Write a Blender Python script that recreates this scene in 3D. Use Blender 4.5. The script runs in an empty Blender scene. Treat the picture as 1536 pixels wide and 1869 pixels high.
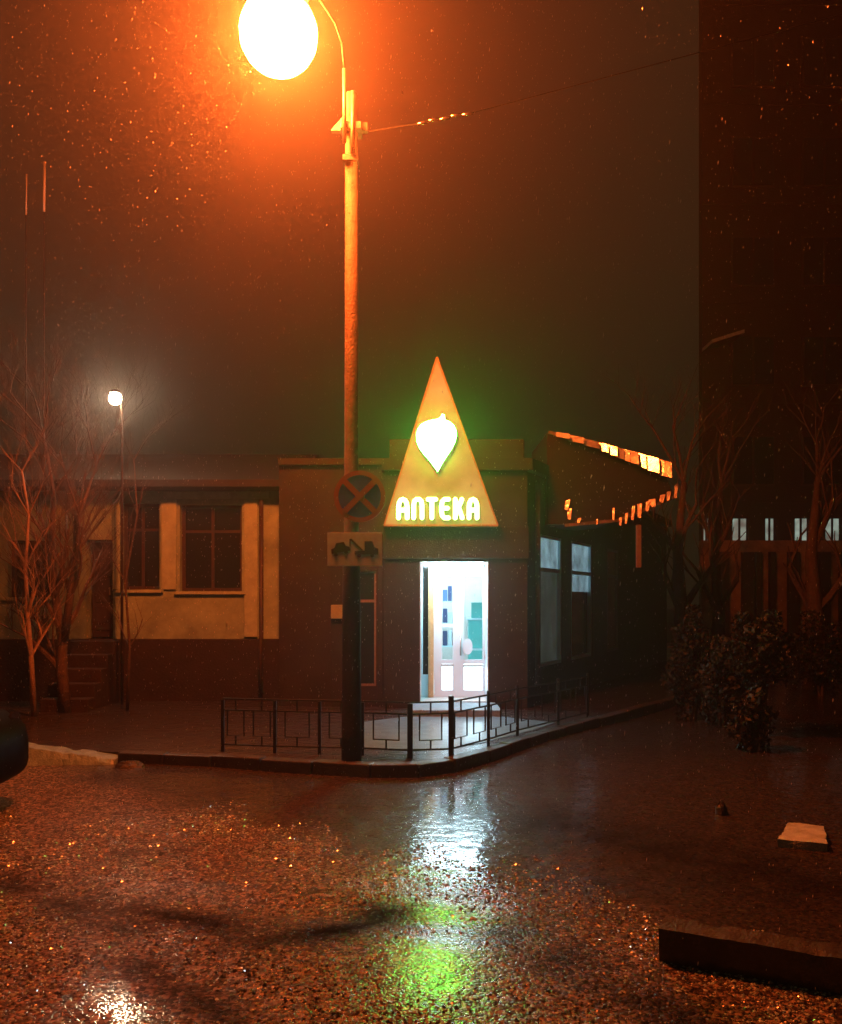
import bpy, math, random
import numpy as np
from mathutils import Vector, Matrix

random.seed(7)
S = bpy.context.scene
C = S.collection

# ------------------------------------------------------------------ camera
F = 1600.0          # focal length in photo pixels
HY = 1093.0         # horizon row in the photo
CH = 1.6            # camera height
cam_d = bpy.data.cameras.new('camera')
cam = bpy.data.objects.new('camera', cam_d)
C.objects.link(cam)
cam.location = (0, 0, CH)
cam.rotation_euler = (math.radians(90), 0, 0)
cam_d.sensor_fit = 'VERTICAL'
cam_d.sensor_height = 36.0
cam_d.lens = F / 1869.0 * 36.0
cam_d.shift_y = (HY - 934.5) / 1869.0
cam_d.clip_start = 0.05
cam_d.clip_end = 600
S.camera = cam

# ------------------------------------------------------------------ night sky
W = bpy.data.worlds.new('World')
S.world = W
W.use_nodes = True
nt = W.node_tree
for n in list(nt.nodes):
    nt.nodes.remove(n)
sky = nt.nodes.new('ShaderNodeTexSky')
sky.sky_type = 'NISHITA'
sky.sun_disc = False
sky.sun_elevation = math.radians(1.0)
sky.sun_rotation = math.radians(120)
bg1 = nt.nodes.new('ShaderNodeBackground')
nt.links.new(sky.outputs[0], bg1.inputs[0])
bg1.inputs[1].default_value = 0.0006
bg2 = nt.nodes.new('ShaderNodeBackground')      # town glow on low rain cloud
bg2.inputs[0].default_value = (0.115, 0.075, 0.030, 1)
bg2.inputs[1].default_value = 0.155
add = nt.nodes.new('ShaderNodeAddShader')
out = nt.nodes.new('ShaderNodeOutputWorld')
nt.links.new(bg1.outputs[0], add.inputs[0])
nt.links.new(bg2.outputs[0], add.inputs[1])
nt.links.new(add.outputs[0], out.inputs[0])

S.view_settings.view_transform = 'Standard'
S.view_settings.look = 'None'
S.view_settings.exposure = 0.0
S.view_settings.gamma = 1.0
S.view_settings.use_curve_mapping = False
S.cycles.use_denoising = True
S.cycles.max_bounces = 6
S.cycles.volume_bounces = 0
S.cycles.sample_clamp_indirect = 4
S.cycles.sample_clamp_direct = 0
S.cycles.caustics_reflective = False
S.cycles.caustics_refractive = False

LAMP_STRENGTH = 720.0
LAMP_COLOR = (1.0, 0.120, 0.014)
HAZE_DENSITY = 0.0078

# ------------------------------------------------------------------ helpers
def at(px, py, Y):
    """world point seen at photo pixel (px,py) at depth Y"""
    return Vector(((px - 768.0) / F * Y, Y, CH - (py - HY) / F * Y))

def gx(px, Y):
    return (px - 768.0) / F * Y

def gz(py, Y):
    return CH - (py - HY) / F * Y

def mat(name, col, rough=0.6, spec=0.4, metal=0.0, noise=0.0, nscale=8.0, bump=0.0, bscale=40.0,
        coat=0.0, coat_rough=0.1, emit=None, estr=0.0, col2=None):
    m = bpy.data.materials.new(name)
    m.use_nodes = True
    t = m.node_tree
    b = t.nodes['Principled BSDF']
    b.inputs['Base Color'].default_value = (*col, 1)
    b.inputs['Roughness'].default_value = rough
    b.inputs['Specular IOR Level'].default_value = spec
    b.inputs['Metallic'].default_value = metal
    b.inputs['Coat Weight'].default_value = coat
    b.inputs['Coat Roughness'].default_value = coat_rough
    if emit is not None:
        b.inputs['Emission Color'].default_value = (*emit, 1)
        b.inputs['Emission Strength'].default_value = estr
    if noise > 0 or col2 is not None or bump > 0:
        tc = t.nodes.new('ShaderNodeTexCoord')
        if noise > 0 or col2 is not None:
            nz = t.nodes.new('ShaderNodeTexNoise')
            nz.inputs['Scale'].default_value = nscale
            nz.inputs['Detail'].default_value = 8
            nz.inputs['Roughness'].default_value = 0.65
            t.links.new(tc.outputs['Object'], nz.inputs['Vector'])
            mr = t.nodes.new('ShaderNodeMapRange')
            mr.inputs[1].default_value = 0.32
            mr.inputs[2].default_value = 0.68
            t.links.new(nz.outputs['Fac'], mr.inputs[0])
            mx = t.nodes.new('ShaderNodeMix')
            mx.data_type = 'RGBA'
            mx.inputs[6].default_value = (*col, 1)
            c2 = col2 if col2 is not None else tuple(c * (1 - noise) for c in col)
            mx.inputs[7].default_value = (*c2, 1)
            t.links.new(mr.outputs[0], mx.inputs[0])
            t.links.new(mx.outputs[2], b.inputs['Base Color'])
        if bump > 0:
            nb = t.nodes.new('ShaderNodeTexNoise')
            nb.inputs['Scale'].default_value = bscale
            nb.inputs['Detail'].default_value = 6
            t.links.new(tc.outputs['Object'], nb.inputs['Vector'])
            bp = t.nodes.new('ShaderNodeBump')
            bp.inputs['Strength'].default_value = bump
            bp.inputs['Distance'].default_value = 0.02
            t.links.new(nb.outputs['Fac'], bp.inputs['Height'])
            t.links.new(bp.outputs['Normal'], b.inputs['Normal'])
    return m

class MB:
    def __init__(s):
        s.v = []
        s.f = []
        s.smooth = False
    def poly(s, pts):
        i = len(s.v)
        s.v += [tuple(p) for p in pts]
        s.f.append(tuple(range(i, i + len(pts))))
    def box(s, x0, x1, y0, y1, z0, z1):
        i = len(s.v)
        s.v += [(x0, y0, z0), (x1, y0, z0), (x1, y1, z0), (x0, y1, z0), (x0, y0, z1), (x1, y0, z1), (x1, y1, z1), (x0, y1, z1)]
        s.f += [(i, i+3, i+2, i+1), (i+4, i+5, i+6, i+7), (i, i+1, i+5, i+4), (i+1, i+2, i+6, i+5), (i+2, i+3, i+7, i+6), (i+3, i, i+4, i+7)]
        return s
    def obox(s, p, q, w, z0, z1):
        """box standing along the ground line p-q, thickness w (to the left of p->q)"""
        p = Vector((p[0], p[1], 0)); q = Vector((q[0], q[1], 0))
        n = Vector((-(q - p).y, (q - p).x, 0)).normalized() * w
        a = [p, q, q + n, p + n]
        s.prism([(c.x, c.y) for c in a], z0, z1)
        return s
    def prism(s, xy, z0, z1):
        i = len(s.v); n = len(xy)
        s.v += [(x, y, z0) for x, y in xy] + [(x, y, z1) for x, y in xy]
        s.f.append(tuple(i + k for k in reversed(range(n))))
        s.f.append(tuple(i + n + k for k in range(n)))
        for k in range(n):
            j = (k + 1) % n
            s.f.append((i + k, i + j, i + n + j, i + n + k))
        return s
    def slab(s, xz, y0, y1):
        """outline in x,z extruded from y0 (front) to y1"""
        i = len(s.v); n = len(xz)
        s.v += [(x, y0, z) for x, z in xz] + [(x, y1, z) for x, z in xz]
        s.f.append(tuple(i + k for k in range(n)))
        s.f.append(tuple(i + n + k for k in reversed(range(n))))
        for k in range(n):
            j = (k + 1) % n
            s.f.append((i + j, i + k, i + n + k, i + n + j))
        return s
    def tube(s, pts, rad, seg=8, caps=True, flat=1.0):
        pts = [Vector(p) for p in pts]
        if not isinstance(rad, (list, tuple)):
            rad = [rad] * len(pts)
        base = len(s.v); n = len(pts)
        up = None
        for k, p in enumerate(pts):
            d = (pts[min(k + 1, n - 1)] - pts[max(k - 1, 0)])
            if d.length < 1e-9:
                d = Vector((0, 0, 1))
            d.normalize()
            if up is None:
                up = Vector((0, 1, 0)) if abs(d.y) < 0.9 else Vector((1, 0, 0))
            a = d.cross(up)
            if a.length < 1e-6:
                a = d.cross(Vector((1, 0, 0)))
            a.normalize()
            b = a.cross(d).normalized()
            for j in range(seg):
                t = 2 * math.pi * j / seg
                s.v.append(tuple(p + a * math.cos(t) * rad[k] + b * math.sin(t) * rad[k] * flat))
        for k in range(n - 1):
            for j in range(seg):
                j2 = (j + 1) % seg
                s.f.append((base + k*seg + j, base + k*seg + j2, base + (k+1)*seg + j2, base + (k+1)*seg + j))
        if caps:
            s.f.append(tuple(base + j for j in reversed(range(seg))))
            s.f.append(tuple(base + (n-1)*seg + j for j in range(seg)))
        return s
    def lathe(s, prof, c=(0, 0, 0), seg=20, axis='z'):
        base = len(s.v); n = len(prof)
        for r, h in prof:
            for j in range(seg):
                t = 2 * math.pi * j / seg
                if axis == 'z':
                    s.v.append((c[0] + r*math.cos(t), c[1] + r*math.sin(t), c[2] + h))
                elif axis == 'y':
                    s.v.append((c[0] + r*math.cos(t), c[1] + h, c[2] + r*math.sin(t)))
                else:
                    s.v.append((c[0] + h, c[1] + r*math.cos(t), c[2] + r*math.sin(t)))
        for k in range(n - 1):
            for j in range(seg):
                j2 = (j + 1) % seg
                s.f.append((base + k*seg + j, base + k*seg + j2, base + (k+1)*seg + j2, base + (k+1)*seg + j))
        s.f.append(tuple(base + j for j in reversed(range(seg))))
        s.f.append(tuple(base + (n-1)*seg + j for j in range(seg)))
        return s
    def build(s, name, m, parent=None, smooth=False, bevel=0.0):
        me = bpy.data.meshes.new(name)
        me.from_pydata(s.v, [], s.f)
        me.update()
        import bmesh
        bm = bmesh.new(); bm.from_mesh(me)
        bmesh.ops.recalc_face_normals(bm, faces=bm.faces)
        bm.to_mesh(me); bm.free()
        o = bpy.data.objects.new(name, me)
        C.objects.link(o)
        me.materials.append(m)
        if smooth:
            me.polygons.foreach_set('use_smooth', [True] * len(me.polygons))
            me.update()
        if bevel > 0:
            md = o.modifiers.new('bevel', 'BEVEL')
            md.width = bevel
            md.segments = 2
            md.limit_method = 'ANGLE'
        if parent is not None:
            o.parent = parent
            o.matrix_parent_inverse = parent.matrix_world.inverted() if False else Matrix.Translation(-parent.location) @ Matrix.Identity(4)
        return o

def roughen(o, cuts=7, amp=0.006, seed=1):
    """chip and wear a block: subdivide it and push its skin about"""
    import bmesh
    from mathutils import noise as mn
    bm = bmesh.new(); bm.from_mesh(o.data)
    long_ = [e for e in bm.edges if e.calc_length() > .3]
    if long_: bmesh.ops.subdivide_edges(bm, edges=long_, cuts=cuts * 2, use_grid_fill=True)
    bmesh.ops.subdivide_edges(bm, edges=bm.edges[:], cuts=2, use_grid_fill=True)
    bm.normal_update()
    for v in bm.verts:
        sharp = max((e.calc_face_angle(0) for e in v.link_edges if len(e.link_faces) == 2), default=0)
        k = 1.0 if sharp < .5 else 2.2
        c = v.co * 14 + Vector((seed, 0, 0))
        d = mn.noise(c) * amp * k - (amp * max(0, mn.noise(v.co * 6 + Vector((0, seed, 0))) - .1) * 6 if k > 1 else 0)
        v.co += v.normal * d
    bm.to_mesh(o.data); bm.free()
    return o

def tag(o, label=None, cat=None, group=None, kind=None):
    if label: o['label'] = label
    if cat: o['category'] = cat
    if group: o['group'] = group
    if kind: o['kind'] = kind
    return o

def thing(name, loc, label, cat, group=None):
    o = bpy.data.objects.new(name, None)
    o.empty_display_size = 0.2
    o.location = loc
    C.objects.link(o)
    return tag(o, label, cat, group)

# ------------------------------------------------------------------ materials
M = {}
M['kerb'] = mat('kerb concrete', (0.06, 0.055, 0.05), 0.45, noise=0.6, nscale=9, bump=0.5, bscale=60, coat=0.4, coat_rough=0.25)
M['pale_conc'] = mat('pale concrete', (0.50, 0.62, 0.60), 0.6, noise=0.45, nscale=14, bump=0.5, bscale=70, coat=0.2, coat_rough=0.3)
M['grey_conc'] = mat('grey painted concrete', (0.20, 0.36, 0.44), 0.6, noise=0.5, nscale=12, bump=0.5, bscale=70, coat=0.2, coat_rough=0.3)
M['dark_stone'] = mat('dark stone', (0.03, 0.03, 0.03), 0.5, noise=0.4, nscale=12, bump=0.6)
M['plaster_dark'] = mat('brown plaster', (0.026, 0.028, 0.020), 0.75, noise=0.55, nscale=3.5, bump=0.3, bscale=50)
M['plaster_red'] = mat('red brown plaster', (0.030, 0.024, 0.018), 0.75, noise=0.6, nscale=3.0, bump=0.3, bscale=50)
M['plaster_yel'] = mat('ochre plaster', (0.32, 0.52, 0.43), 0.85, noise=0.55, nscale=2.4, bump=0.3, bscale=40)
M['plaster_trim'] = mat('pale plaster trim', (0.38, 0.58, 0.48), 0.8, noise=0.35, nscale=6, bump=0.2, bscale=50)
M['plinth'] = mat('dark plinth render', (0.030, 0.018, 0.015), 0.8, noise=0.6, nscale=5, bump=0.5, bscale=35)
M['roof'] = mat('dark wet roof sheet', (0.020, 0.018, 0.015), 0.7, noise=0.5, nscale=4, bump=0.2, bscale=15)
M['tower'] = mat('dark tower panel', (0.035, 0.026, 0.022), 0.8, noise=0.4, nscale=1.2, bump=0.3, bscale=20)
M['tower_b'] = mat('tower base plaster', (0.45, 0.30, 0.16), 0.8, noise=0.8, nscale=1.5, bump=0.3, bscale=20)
M['metal_black'] = mat('black painted iron', (0.012, 0.012, 0.012), 0.4, noise=0.3, nscale=30)
M['metal_grey'] = mat('grey galvanised steel', (0.35, 0.33, 0.30), 0.45, metal=0.6, noise=0.4, nscale=20, bump=0.2, bscale=60)
M['pole'] = mat('weathered concrete post', (0.24, 0.20, 0.16), 0.7, noise=0.6, nscale=7, bump=0.5, bscale=45)
M['white_pvc'] = mat('white plastic', (0.55, 0.78, 0.86), 0.35, noise=0.06, nscale=5)
M['white_paint'] = mat('white paint', (0.78, 0.78, 0.76), 0.6, noise=0.12, nscale=8)
M['tan'] = mat('tan door post', (0.50, 0.33, 0.15), 0.5, noise=0.35, nscale=12)
M['teal'] = mat('teal laminate', (0.10, 0.52, 0.50), 0.4, noise=0.15, nscale=4)
M['blue_box'] = mat('blue carton', (0.05, 0.12, 0.35), 0.5, noise=0.2, nscale=9)
M['navy_box'] = mat('navy carton', (0.02, 0.04, 0.12), 0.5, noise=0.2, nscale=9)
M['pale_box'] = mat('pale carton', (0.55, 0.68, 0.75), 0.5, noise=0.2, nscale=9)
M['glass_dark'] = mat('dark window glass', (0.015, 0.013, 0.012), 0.12, 0.6, noise=0.4, nscale=3)
M['frame_brown'] = mat('dark brown window frame', (0.05, 0.03, 0.02), 0.5, noise=0.4, nscale=14)
M['bark'] = mat('wet bark', (0.11, 0.08, 0.06), 0.75, noise=0.6, nscale=14, bump=0.8, bscale=50)
M['bark_pale'] = mat('pale sapling bark', (0.34, 0.25, 0.17), 0.65, noise=0.5, nscale=20, bump=0.4, bscale=50)
M['leaf_dark'] = mat('dark evergreen foliage', (0.012, 0.018, 0.010), 0.6, noise=0.5, nscale=9)
M['car'] = mat('black car paint', (0.002, 0.002, 0.002), 0.5, 0.03, noise=0.2, nscale=2)
M['rubber'] = mat('black rubber', (0.012, 0.012, 0.012), 0.8, noise=0.3, nscale=20)
M['sign_red'] = mat('red sign border', (0.28, 0.03, 0.02), 0.4, noise=0.2, nscale=16)
M['sign_blue'] = mat('blue sign face', (0.06, 0.10, 0.85), 0.4, noise=0.3, nscale=14)
M['sign_white'] = mat('white sign plate', (0.50, 0.80, 0.90), 0.45, noise=0.3, nscale=16)
M['sign_black'] = mat('black sign print', (0.02, 0.02, 0.02), 0.5, noise=0.2, nscale=20)
M['yellow'] = mat('yellowed card', (0.30, 0.42, 0.25), 0.6, noise=0.3, nscale=20)
M['pale_block'] = mat('pale rendered block', (0.60, 0.52, 0.42), 0.9, noise=0.2, nscale=0.4)
M['pink'] = mat('rust pink plaster', (0.25, 0.2, 0.16), 0.7, noise=0.4, nscale=12)
M['wet_metal'] = mat('wet light sheet metal', (0.85, 0.85, 0.82), 0.20, metal=0.9, noise=0.25, nscale=10, bump=0.25, bscale=12)

def emis(name, col, strength, noise=None):
    m = bpy.data.materials.new(name)
    m.use_nodes = True
    t = m.node_tree
    b = t.nodes['Principled BSDF']
    b.inputs['Base Color'].default_value = (0.6, 0.6, 0.6, 1)
    b.inputs['Emission Color'].default_value = (*col, 1)
    b.inputs['Emission Strength'].default_value = strength
    if noise:
        tc = t.nodes.new('ShaderNodeTexCoord')
        nz = t.nodes.new('ShaderNodeTexNoise')
        nz.inputs['Scale'].default_value = noise
        nz.inputs['Detail'].default_value = 5
        t.links.new(tc.outputs['Object'], nz.inputs['Vector'])
        mr = t.nodes.new('ShaderNodeMapRange')
        mr.inputs[1].default_value = 0.3
        mr.inputs[2].default_value = 0.7
        mr.inputs[3].default_value = strength * 0.35
        mr.inputs[4].default_value = strength * 1.5
        t.links.new(nz.outputs['Fac'], mr.inputs[0])
        t.links.new(mr.outputs[0], b.inputs['Emission Strength'])
    return m
M['e_lamp'] = emis('street lamp glow', LAMP_COLOR, LAMP_STRENGTH)
M['e_lamp2'] = emis('small lamp glow', (1.0, 0.74, 0.46), 430)
M['e_leaf'] = emis('lit leaf face', (0.13, 1.0, 0.08), 40)
M['e_letter'] = emis('lit letter face', (0.45, 1.0, 0.15), 12)
M['e_panel'] = emis('backlit tan sign face', (0.80, 0.54, 0.16), 0.30, noise=3.0)
M['e_panel'].node_tree.nodes['Principled BSDF'].inputs['Base Color'].default_value = (0.22, 0.28, 0.14, 1)
M['e_door'] = emis('entrance tube light', (0.66, 0.90, 1.0), 90)
M['e_cool'] = emis('cool tube light', (0.62, 0.90, 1.0), 80)
M['e_glow_panel'] = emis('glowing white door panel', (0.52, 0.84, 1.0), 4.2, noise=2.5)  # glow added to the white door panels
M['e_win'] = emis('lit window blind', (0.42, 0.72, 0.85), 0.50, noise=4.0)
M['e_win_dim'] = emis('dim window blind', (0.40, 0.55, 0.50), 0.07, noise=5.0)
M['e_far'] = emis('far lit window', (0.42, 0.62, 0.52), 0.42, noise=3.5)
M['e_slit'] = emis('warm lit window gap', (1.0, 0.62, 0.30), 0.8, noise=2.0)
for k_ in ('e_letter', 'e_panel', 'e_win', 'e_win_dim', 'e_far', 'e_slit'):
    M[k_].cycles.emission_sampling = 'NONE'

def glass_mat():
    m = bpy.data.materials.new('clear glass')
    m.use_nodes = True
    t = m.node_tree
    for n in list(t.nodes): t.nodes.remove(n)
    o = t.nodes.new('ShaderNodeOutputMaterial')
    tr = t.nodes.new('ShaderNodeBsdfTransparent')
    gl = t.nodes.new('ShaderNodeBsdfGlossy'); gl.inputs['Roughness'].default_value = 0.03
    lw = t.nodes.new('ShaderNodeLayerWeight')
    pw = t.nodes.new('ShaderNodeMath'); pw.operation = 'POWER'; pw.inputs[1].default_value = 5
    t.links.new(lw.outputs['Facing'], pw.inputs[0])
    fr = t.nodes.new('ShaderNodeMath'); fr.operation = 'MULTIPLY_ADD'; fr.inputs[1].default_value = 0.9; fr.inputs[2].default_value = 0.04
    t.links.new(pw.outputs[0], fr.inputs[0])
    mx = t.nodes.new('ShaderNodeMixShader')
    t.links.new(fr.outputs[0], mx.inputs[0]); t.links.new(tr.outputs[0], mx.inputs[1]); t.links.new(gl.outputs[0], mx.inputs[2])
    t.links.new(mx.outputs[0], o.inputs[0])
    return m
M['glass'] = glass_mat()

def road_mat(name, pavement=False):
    m = bpy.data.materials.new(name)
    m.use_nodes = True
    t = m.node_tree
    L = t.links.new
    b = t.nodes['Principled BSDF']
    geo = t.nodes.new('ShaderNodeNewGeometry')
    pos = geo.outputs['Position']
    def noise(scale, detail=6, rough=0.6):
        n = t.nodes.new('ShaderNodeTexNoise')
        n.inputs['Scale'].default_value = scale
        n.inputs['Detail'].default_value = detail
        n.inputs['Roughness'].default_value = rough
        L(pos, n.inputs['Vector'])
        return n.outputs['Fac']
    def mr(x, a, c, d, e):
        n = t.nodes.new('ShaderNodeMapRange')
        n.inputs[1].default_value = a; n.inputs[2].default_value = c
        n.inputs[3].default_value = d; n.inputs[4].default_value = e
        L(x, n.inputs[0])
        return n.outputs[0]
    def math_(op, x, y):
        n = t.nodes.new('ShaderNodeMath'); n.operation = op
        for i, q in enumerate((x, y)):
            if isinstance(q, (int, float)): n.inputs[i].default_value = q
            else: L(q, n.inputs[i])
        return n.outputs[0]
    # coarse old asphalt towards the camera, smoother relaid strip beyond an uneven seam
    sep = t.nodes.new('ShaderNodeSeparateXYZ'); L(pos, sep.inputs[0])
    seam = math_('ADD', math_('MULTIPLY', sep.outputs[0], 0.85), sep.outputs[1])
    seam = math_('ADD', seam, math_('MULTIPLY', noise(1.3, 4), 1.4))
    coarse = mr(seam, 5.55, 6.2, 1.0, 0.12)
    # base colour
    cr = t.nodes.new('ShaderNodeValToRGB')
    cr.color_ramp.elements[0].position = 0.15; cr.color_ramp.elements[0].color = (0.012, 0.010, 0.009, 1)
    cr.color_ramp.elements[1].position = 1.0; cr.color_ramp.elements[1].color = (0.34, 0.28, 0.24, 1)
    if pavement:
        cr.color_ramp.elements[0].color = (0.03, 0.026, 0.024, 1)
        cr.color_ramp.elements[1].color = (0.065, 0.055, 0.05, 1)
    # wetness: puddly patches
    wet = noise(0.9, 5, 0.6)
    b.inputs['Roughness'].default_value = 0.55
    b.inputs['Roughness'].default_value = 0.45
    b.inputs['Specular IOR Level'].default_value = 0.22
    vor = t.nodes.new('ShaderNodeTexVoronoi')
    vor.inputs['Scale'].default_value = 64
    vor.inputs['Randomness'].default_value = 1.0
    nv = t.nodes.new('ShaderNodeTexNoise'); nv.inputs['Scale'].default_value = 40; nv.inputs['Detail'].default_value = 3
    L(pos, nv.inputs['Vector'])
    vm = t.nodes.new('ShaderNodeVectorMath'); vm.operation = 'MULTIPLY_ADD'; vm.inputs[1].default_value = (.028, .028, .028)
    L(nv.outputs['Color'], vm.inputs[0]); L(pos, vm.inputs[2])
    L(vm.outputs[0], vor.inputs['Vector'])
    sepc = t.nodes.new('ShaderNodeSeparateColor'); L(vor.outputs['Color'], sepc.inputs[0])
    pale = mr(math_('POWER', sepc.outputs[0], 3.0), 0.0, 1.0, 0.0, 1.0)
    cf = math_('ADD', math_('MULTIPLY', pale, coarse if not pavement else 0.4), math_('MULTIPLY', noise(34, 3, 0.7), 0.35))
    L(cf, cr.inputs[0])
    atn = t.nodes.new('ShaderNodeAttribute'); atn.attribute_name = 'rut_shade'
    unshade = math_('SUBTRACT', 1.0, atn.outputs['Fac'])
    shiny = mr(sepc.outputs[1], 0.72, 0.95, 0.0, 1.0)
    if not pavement:
        L(math_('MULTIPLY', math_('ADD', 0.12, math_('MULTIPLY', shiny, math_('MULTIPLY', coarse, 1.0))), unshade), b.inputs['Specular IOR Level'])
        L(math_('SUBTRACT', 0.50, math_('MULTIPLY', shiny, 0.32)), b.inputs['Roughness'])
    at_ = t.nodes.new('ShaderNodeAttribute'); at_.attribute_name = 'rut_shade'
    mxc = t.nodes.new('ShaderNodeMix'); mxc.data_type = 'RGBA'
    L(at_.outputs['Fac'], mxc.inputs[0]); L(cr.outputs[0], mxc.inputs[6]); mxc.inputs[7].default_value = (0.006, 0.005, 0.005, 1)  # base colour darkened along the painted rut shade
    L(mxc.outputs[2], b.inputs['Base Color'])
    stones = math_('SUBTRACT', 1.0, math_('POWER', vor.outputs['Distance'], 2.0))
    fine = noise(95, 4, 0.7)
    h = math_('ADD', math_('MULTIPLY', stones, 0.0065), math_('MULTIPLY', fine, 0.0045))
    h = math_('MULTIPLY', h, coarse if not pavement else 0.25)
    h = math_('ADD', h, math_('MULTIPLY', noise(5, 4), 0.020))
    bp = t.nodes.new('ShaderNodeBump')
    bp.inputs['Strength'].default_value = 1.0
    bp.inputs['Distance'].default_value = 1.0
    L(h, bp.inputs['Height'])
    L(bp.outputs['Normal'], b.inputs['Normal'])
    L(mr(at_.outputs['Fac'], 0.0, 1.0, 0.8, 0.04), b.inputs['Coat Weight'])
    pu = t.nodes.new('ShaderNodeAttribute'); pu.attribute_name = 'puddle'
    dry = math_('SUBTRACT', 1.0, math_('MULTIPLY', pu.outputs['Fac'], 0.94))
    L(math_('MULTIPLY', mr(wet, 0.40, 0.62, 0.16, 0.09), dry), b.inputs['Coat Roughness'])
    # water film: softer version of the same relief
    bp2 = t.nodes.new('ShaderNodeBump')
    bp2.inputs['Strength'].default_value = 1.0
    bp2.inputs['Distance'].default_value = 1.0
    h2 = math_('ADD', math_('MULTIPLY', stones, math_('MULTIPLY', 0.0022, coarse if not pavement else 0.3)), math_('MULTIPLY', noise(6, 3), 0.009))
    L(math_('MULTIPLY', h2, dry), bp2.inputs['Height'])
    L(bp2.outputs['Normal'], b.inputs['Coat Normal'])
    return m
M['road'] = road_mat('wet asphalt')
M['pave'] = road_mat('wet pavement', True)
M['ground'] = mat('dark wet soil', (0.035, 0.028, 0.020), 0.6, noise=0.5, nscale=0.8, bump=0.6, bscale=6)

# ================================================================== SETTING
def struct(o):
    o['kind'] = 'structure'
    return o

struct(MB().box(-140, 140, -20, 150, -0.30, -0.12).build('ground', M['ground']))

# road: gridded sheet with ruts and dips
xs = np.arange(-13, 15.01, 0.1); ys = np.arange(1.2, 30.01, 0.1)
X, Y = np.meshgrid(xs, ys)
def dip(cx, cy, ax, ay, ang, d):
    c, s = math.cos(ang), math.sin(ang)
    u = (X - cx) * c + (Y - cy) * s
    v = -(X - cx) * s + (Y - cy) * c
    return d * np.exp(-(u / ax) ** 2 - (v / ay) ** 2)
Z = 0.006 * np.sin(X * 1.3 + 0.6 * Y) + 0.005 * np.sin(Y * 2.1 - X * 0.7) + 0.003 * np.sin(X * 4.3 + 1) * np.sin(Y * 3.7)
Z += dip(-0.75, 4.55, 0.9, 0.13, -0.28, -0.035)      # rut seen as a dark band
Z += dip(-0.55, 4.80, 1.0, 0.16, -0.28, 0.012)
Z += dip(-0.95, 3.70, 0.9, 0.12, -0.75, -0.02)
Z += dip(-2.1, 4.9, 0.9, 0.12, -0.5, -0.022)
Z += dip(1.3, 5.2, 1.2, 0.35, 0.2, -0.015)
Z += dip(-2.4, 6.1, 1.2, 0.2, 0.1, -0.015)
Z = np.clip(Z, -0.06, 0.02)
nx, ny = len(xs), len(ys)
verts = np.stack([X.ravel(), Y.ravel(), Z.ravel()], 1)
ii = (np.arange(ny - 1)[:, None] * nx + np.arange(nx - 1)[None, :]).ravel()
faces = np.stack([ii, ii + 1, ii + nx + 1, ii + nx], 1)
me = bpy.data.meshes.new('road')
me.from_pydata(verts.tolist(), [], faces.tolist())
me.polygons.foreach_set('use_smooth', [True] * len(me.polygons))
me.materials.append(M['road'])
# dark bands painted in for the shade of ruts and dips
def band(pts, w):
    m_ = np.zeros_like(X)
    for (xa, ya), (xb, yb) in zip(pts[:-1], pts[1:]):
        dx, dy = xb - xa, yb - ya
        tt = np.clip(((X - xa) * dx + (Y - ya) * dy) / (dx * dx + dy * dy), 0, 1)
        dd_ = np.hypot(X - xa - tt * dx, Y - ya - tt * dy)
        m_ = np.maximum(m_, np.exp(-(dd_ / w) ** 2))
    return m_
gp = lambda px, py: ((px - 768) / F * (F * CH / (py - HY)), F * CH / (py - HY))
rut_shade = band([gp(250, 1655), gp(370, 1680), gp(480, 1700)], .15)
rut_shade = np.maximum(rut_shade, band([gp(420, 1690), gp(520, 1715), gp(620, 1700), gp(700, 1665)], .22))
rut_shade = np.maximum(rut_shade, .9 * band([gp(0, 1605), gp(110, 1640), gp(250, 1690)], .15))
rut_shade = np.maximum(rut_shade, .9 * band([gp(250, 1760), gp(330, 1800), gp(430, 1869)], .12))
rut_shade = np.maximum(rut_shade, .6 * band([gp(220, 1560), gp(330, 1555)], .10))
rut_shade = np.maximum(rut_shade, .85 * band([gp(930, 1700), gp(1080, 1780), gp(1250, 1860)], .22))
rut_shade = np.maximum(rut_shade, .7 * band([gp(1000, 1500), gp(1500, 1620)], .55))
rut_shade *= np.clip(.9 + .5 * np.sin(X * 9 + np.sin(Y * 7)) * np.sin(Y * 11 + 2 * X), 0, 1)
pud = np.zeros_like(X)
for (px_, py_, r_, q_) in ((200, 1858, .26, 1.0), (803, 1806, .07, 1.0), (800, 1760, .36, .8), (795, 1670, .28, .6), (850, 1450, .5, .8), (860, 1560, .3, .6), (720, 1480, .45, .6)):
    gx_, gy_ = gp(px_, py_)
    pud = np.maximum(pud, q_ * np.exp(-(np.hypot(X - gx_, (Y - gy_) * .7) / r_) ** 2))
pa = me.attributes.new('puddle', 'FLOAT', 'POINT')
pa.data.foreach_set('value', pud.ravel().astype(np.float32))
ta = me.attributes.new('rut_shade', 'FLOAT', 'POINT')
ta.data.foreach_set('value', rut_shade.ravel().astype(np.float32))
road = bpy.data.objects.new('road', me); C.objects.link(road); struct(road)

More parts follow.
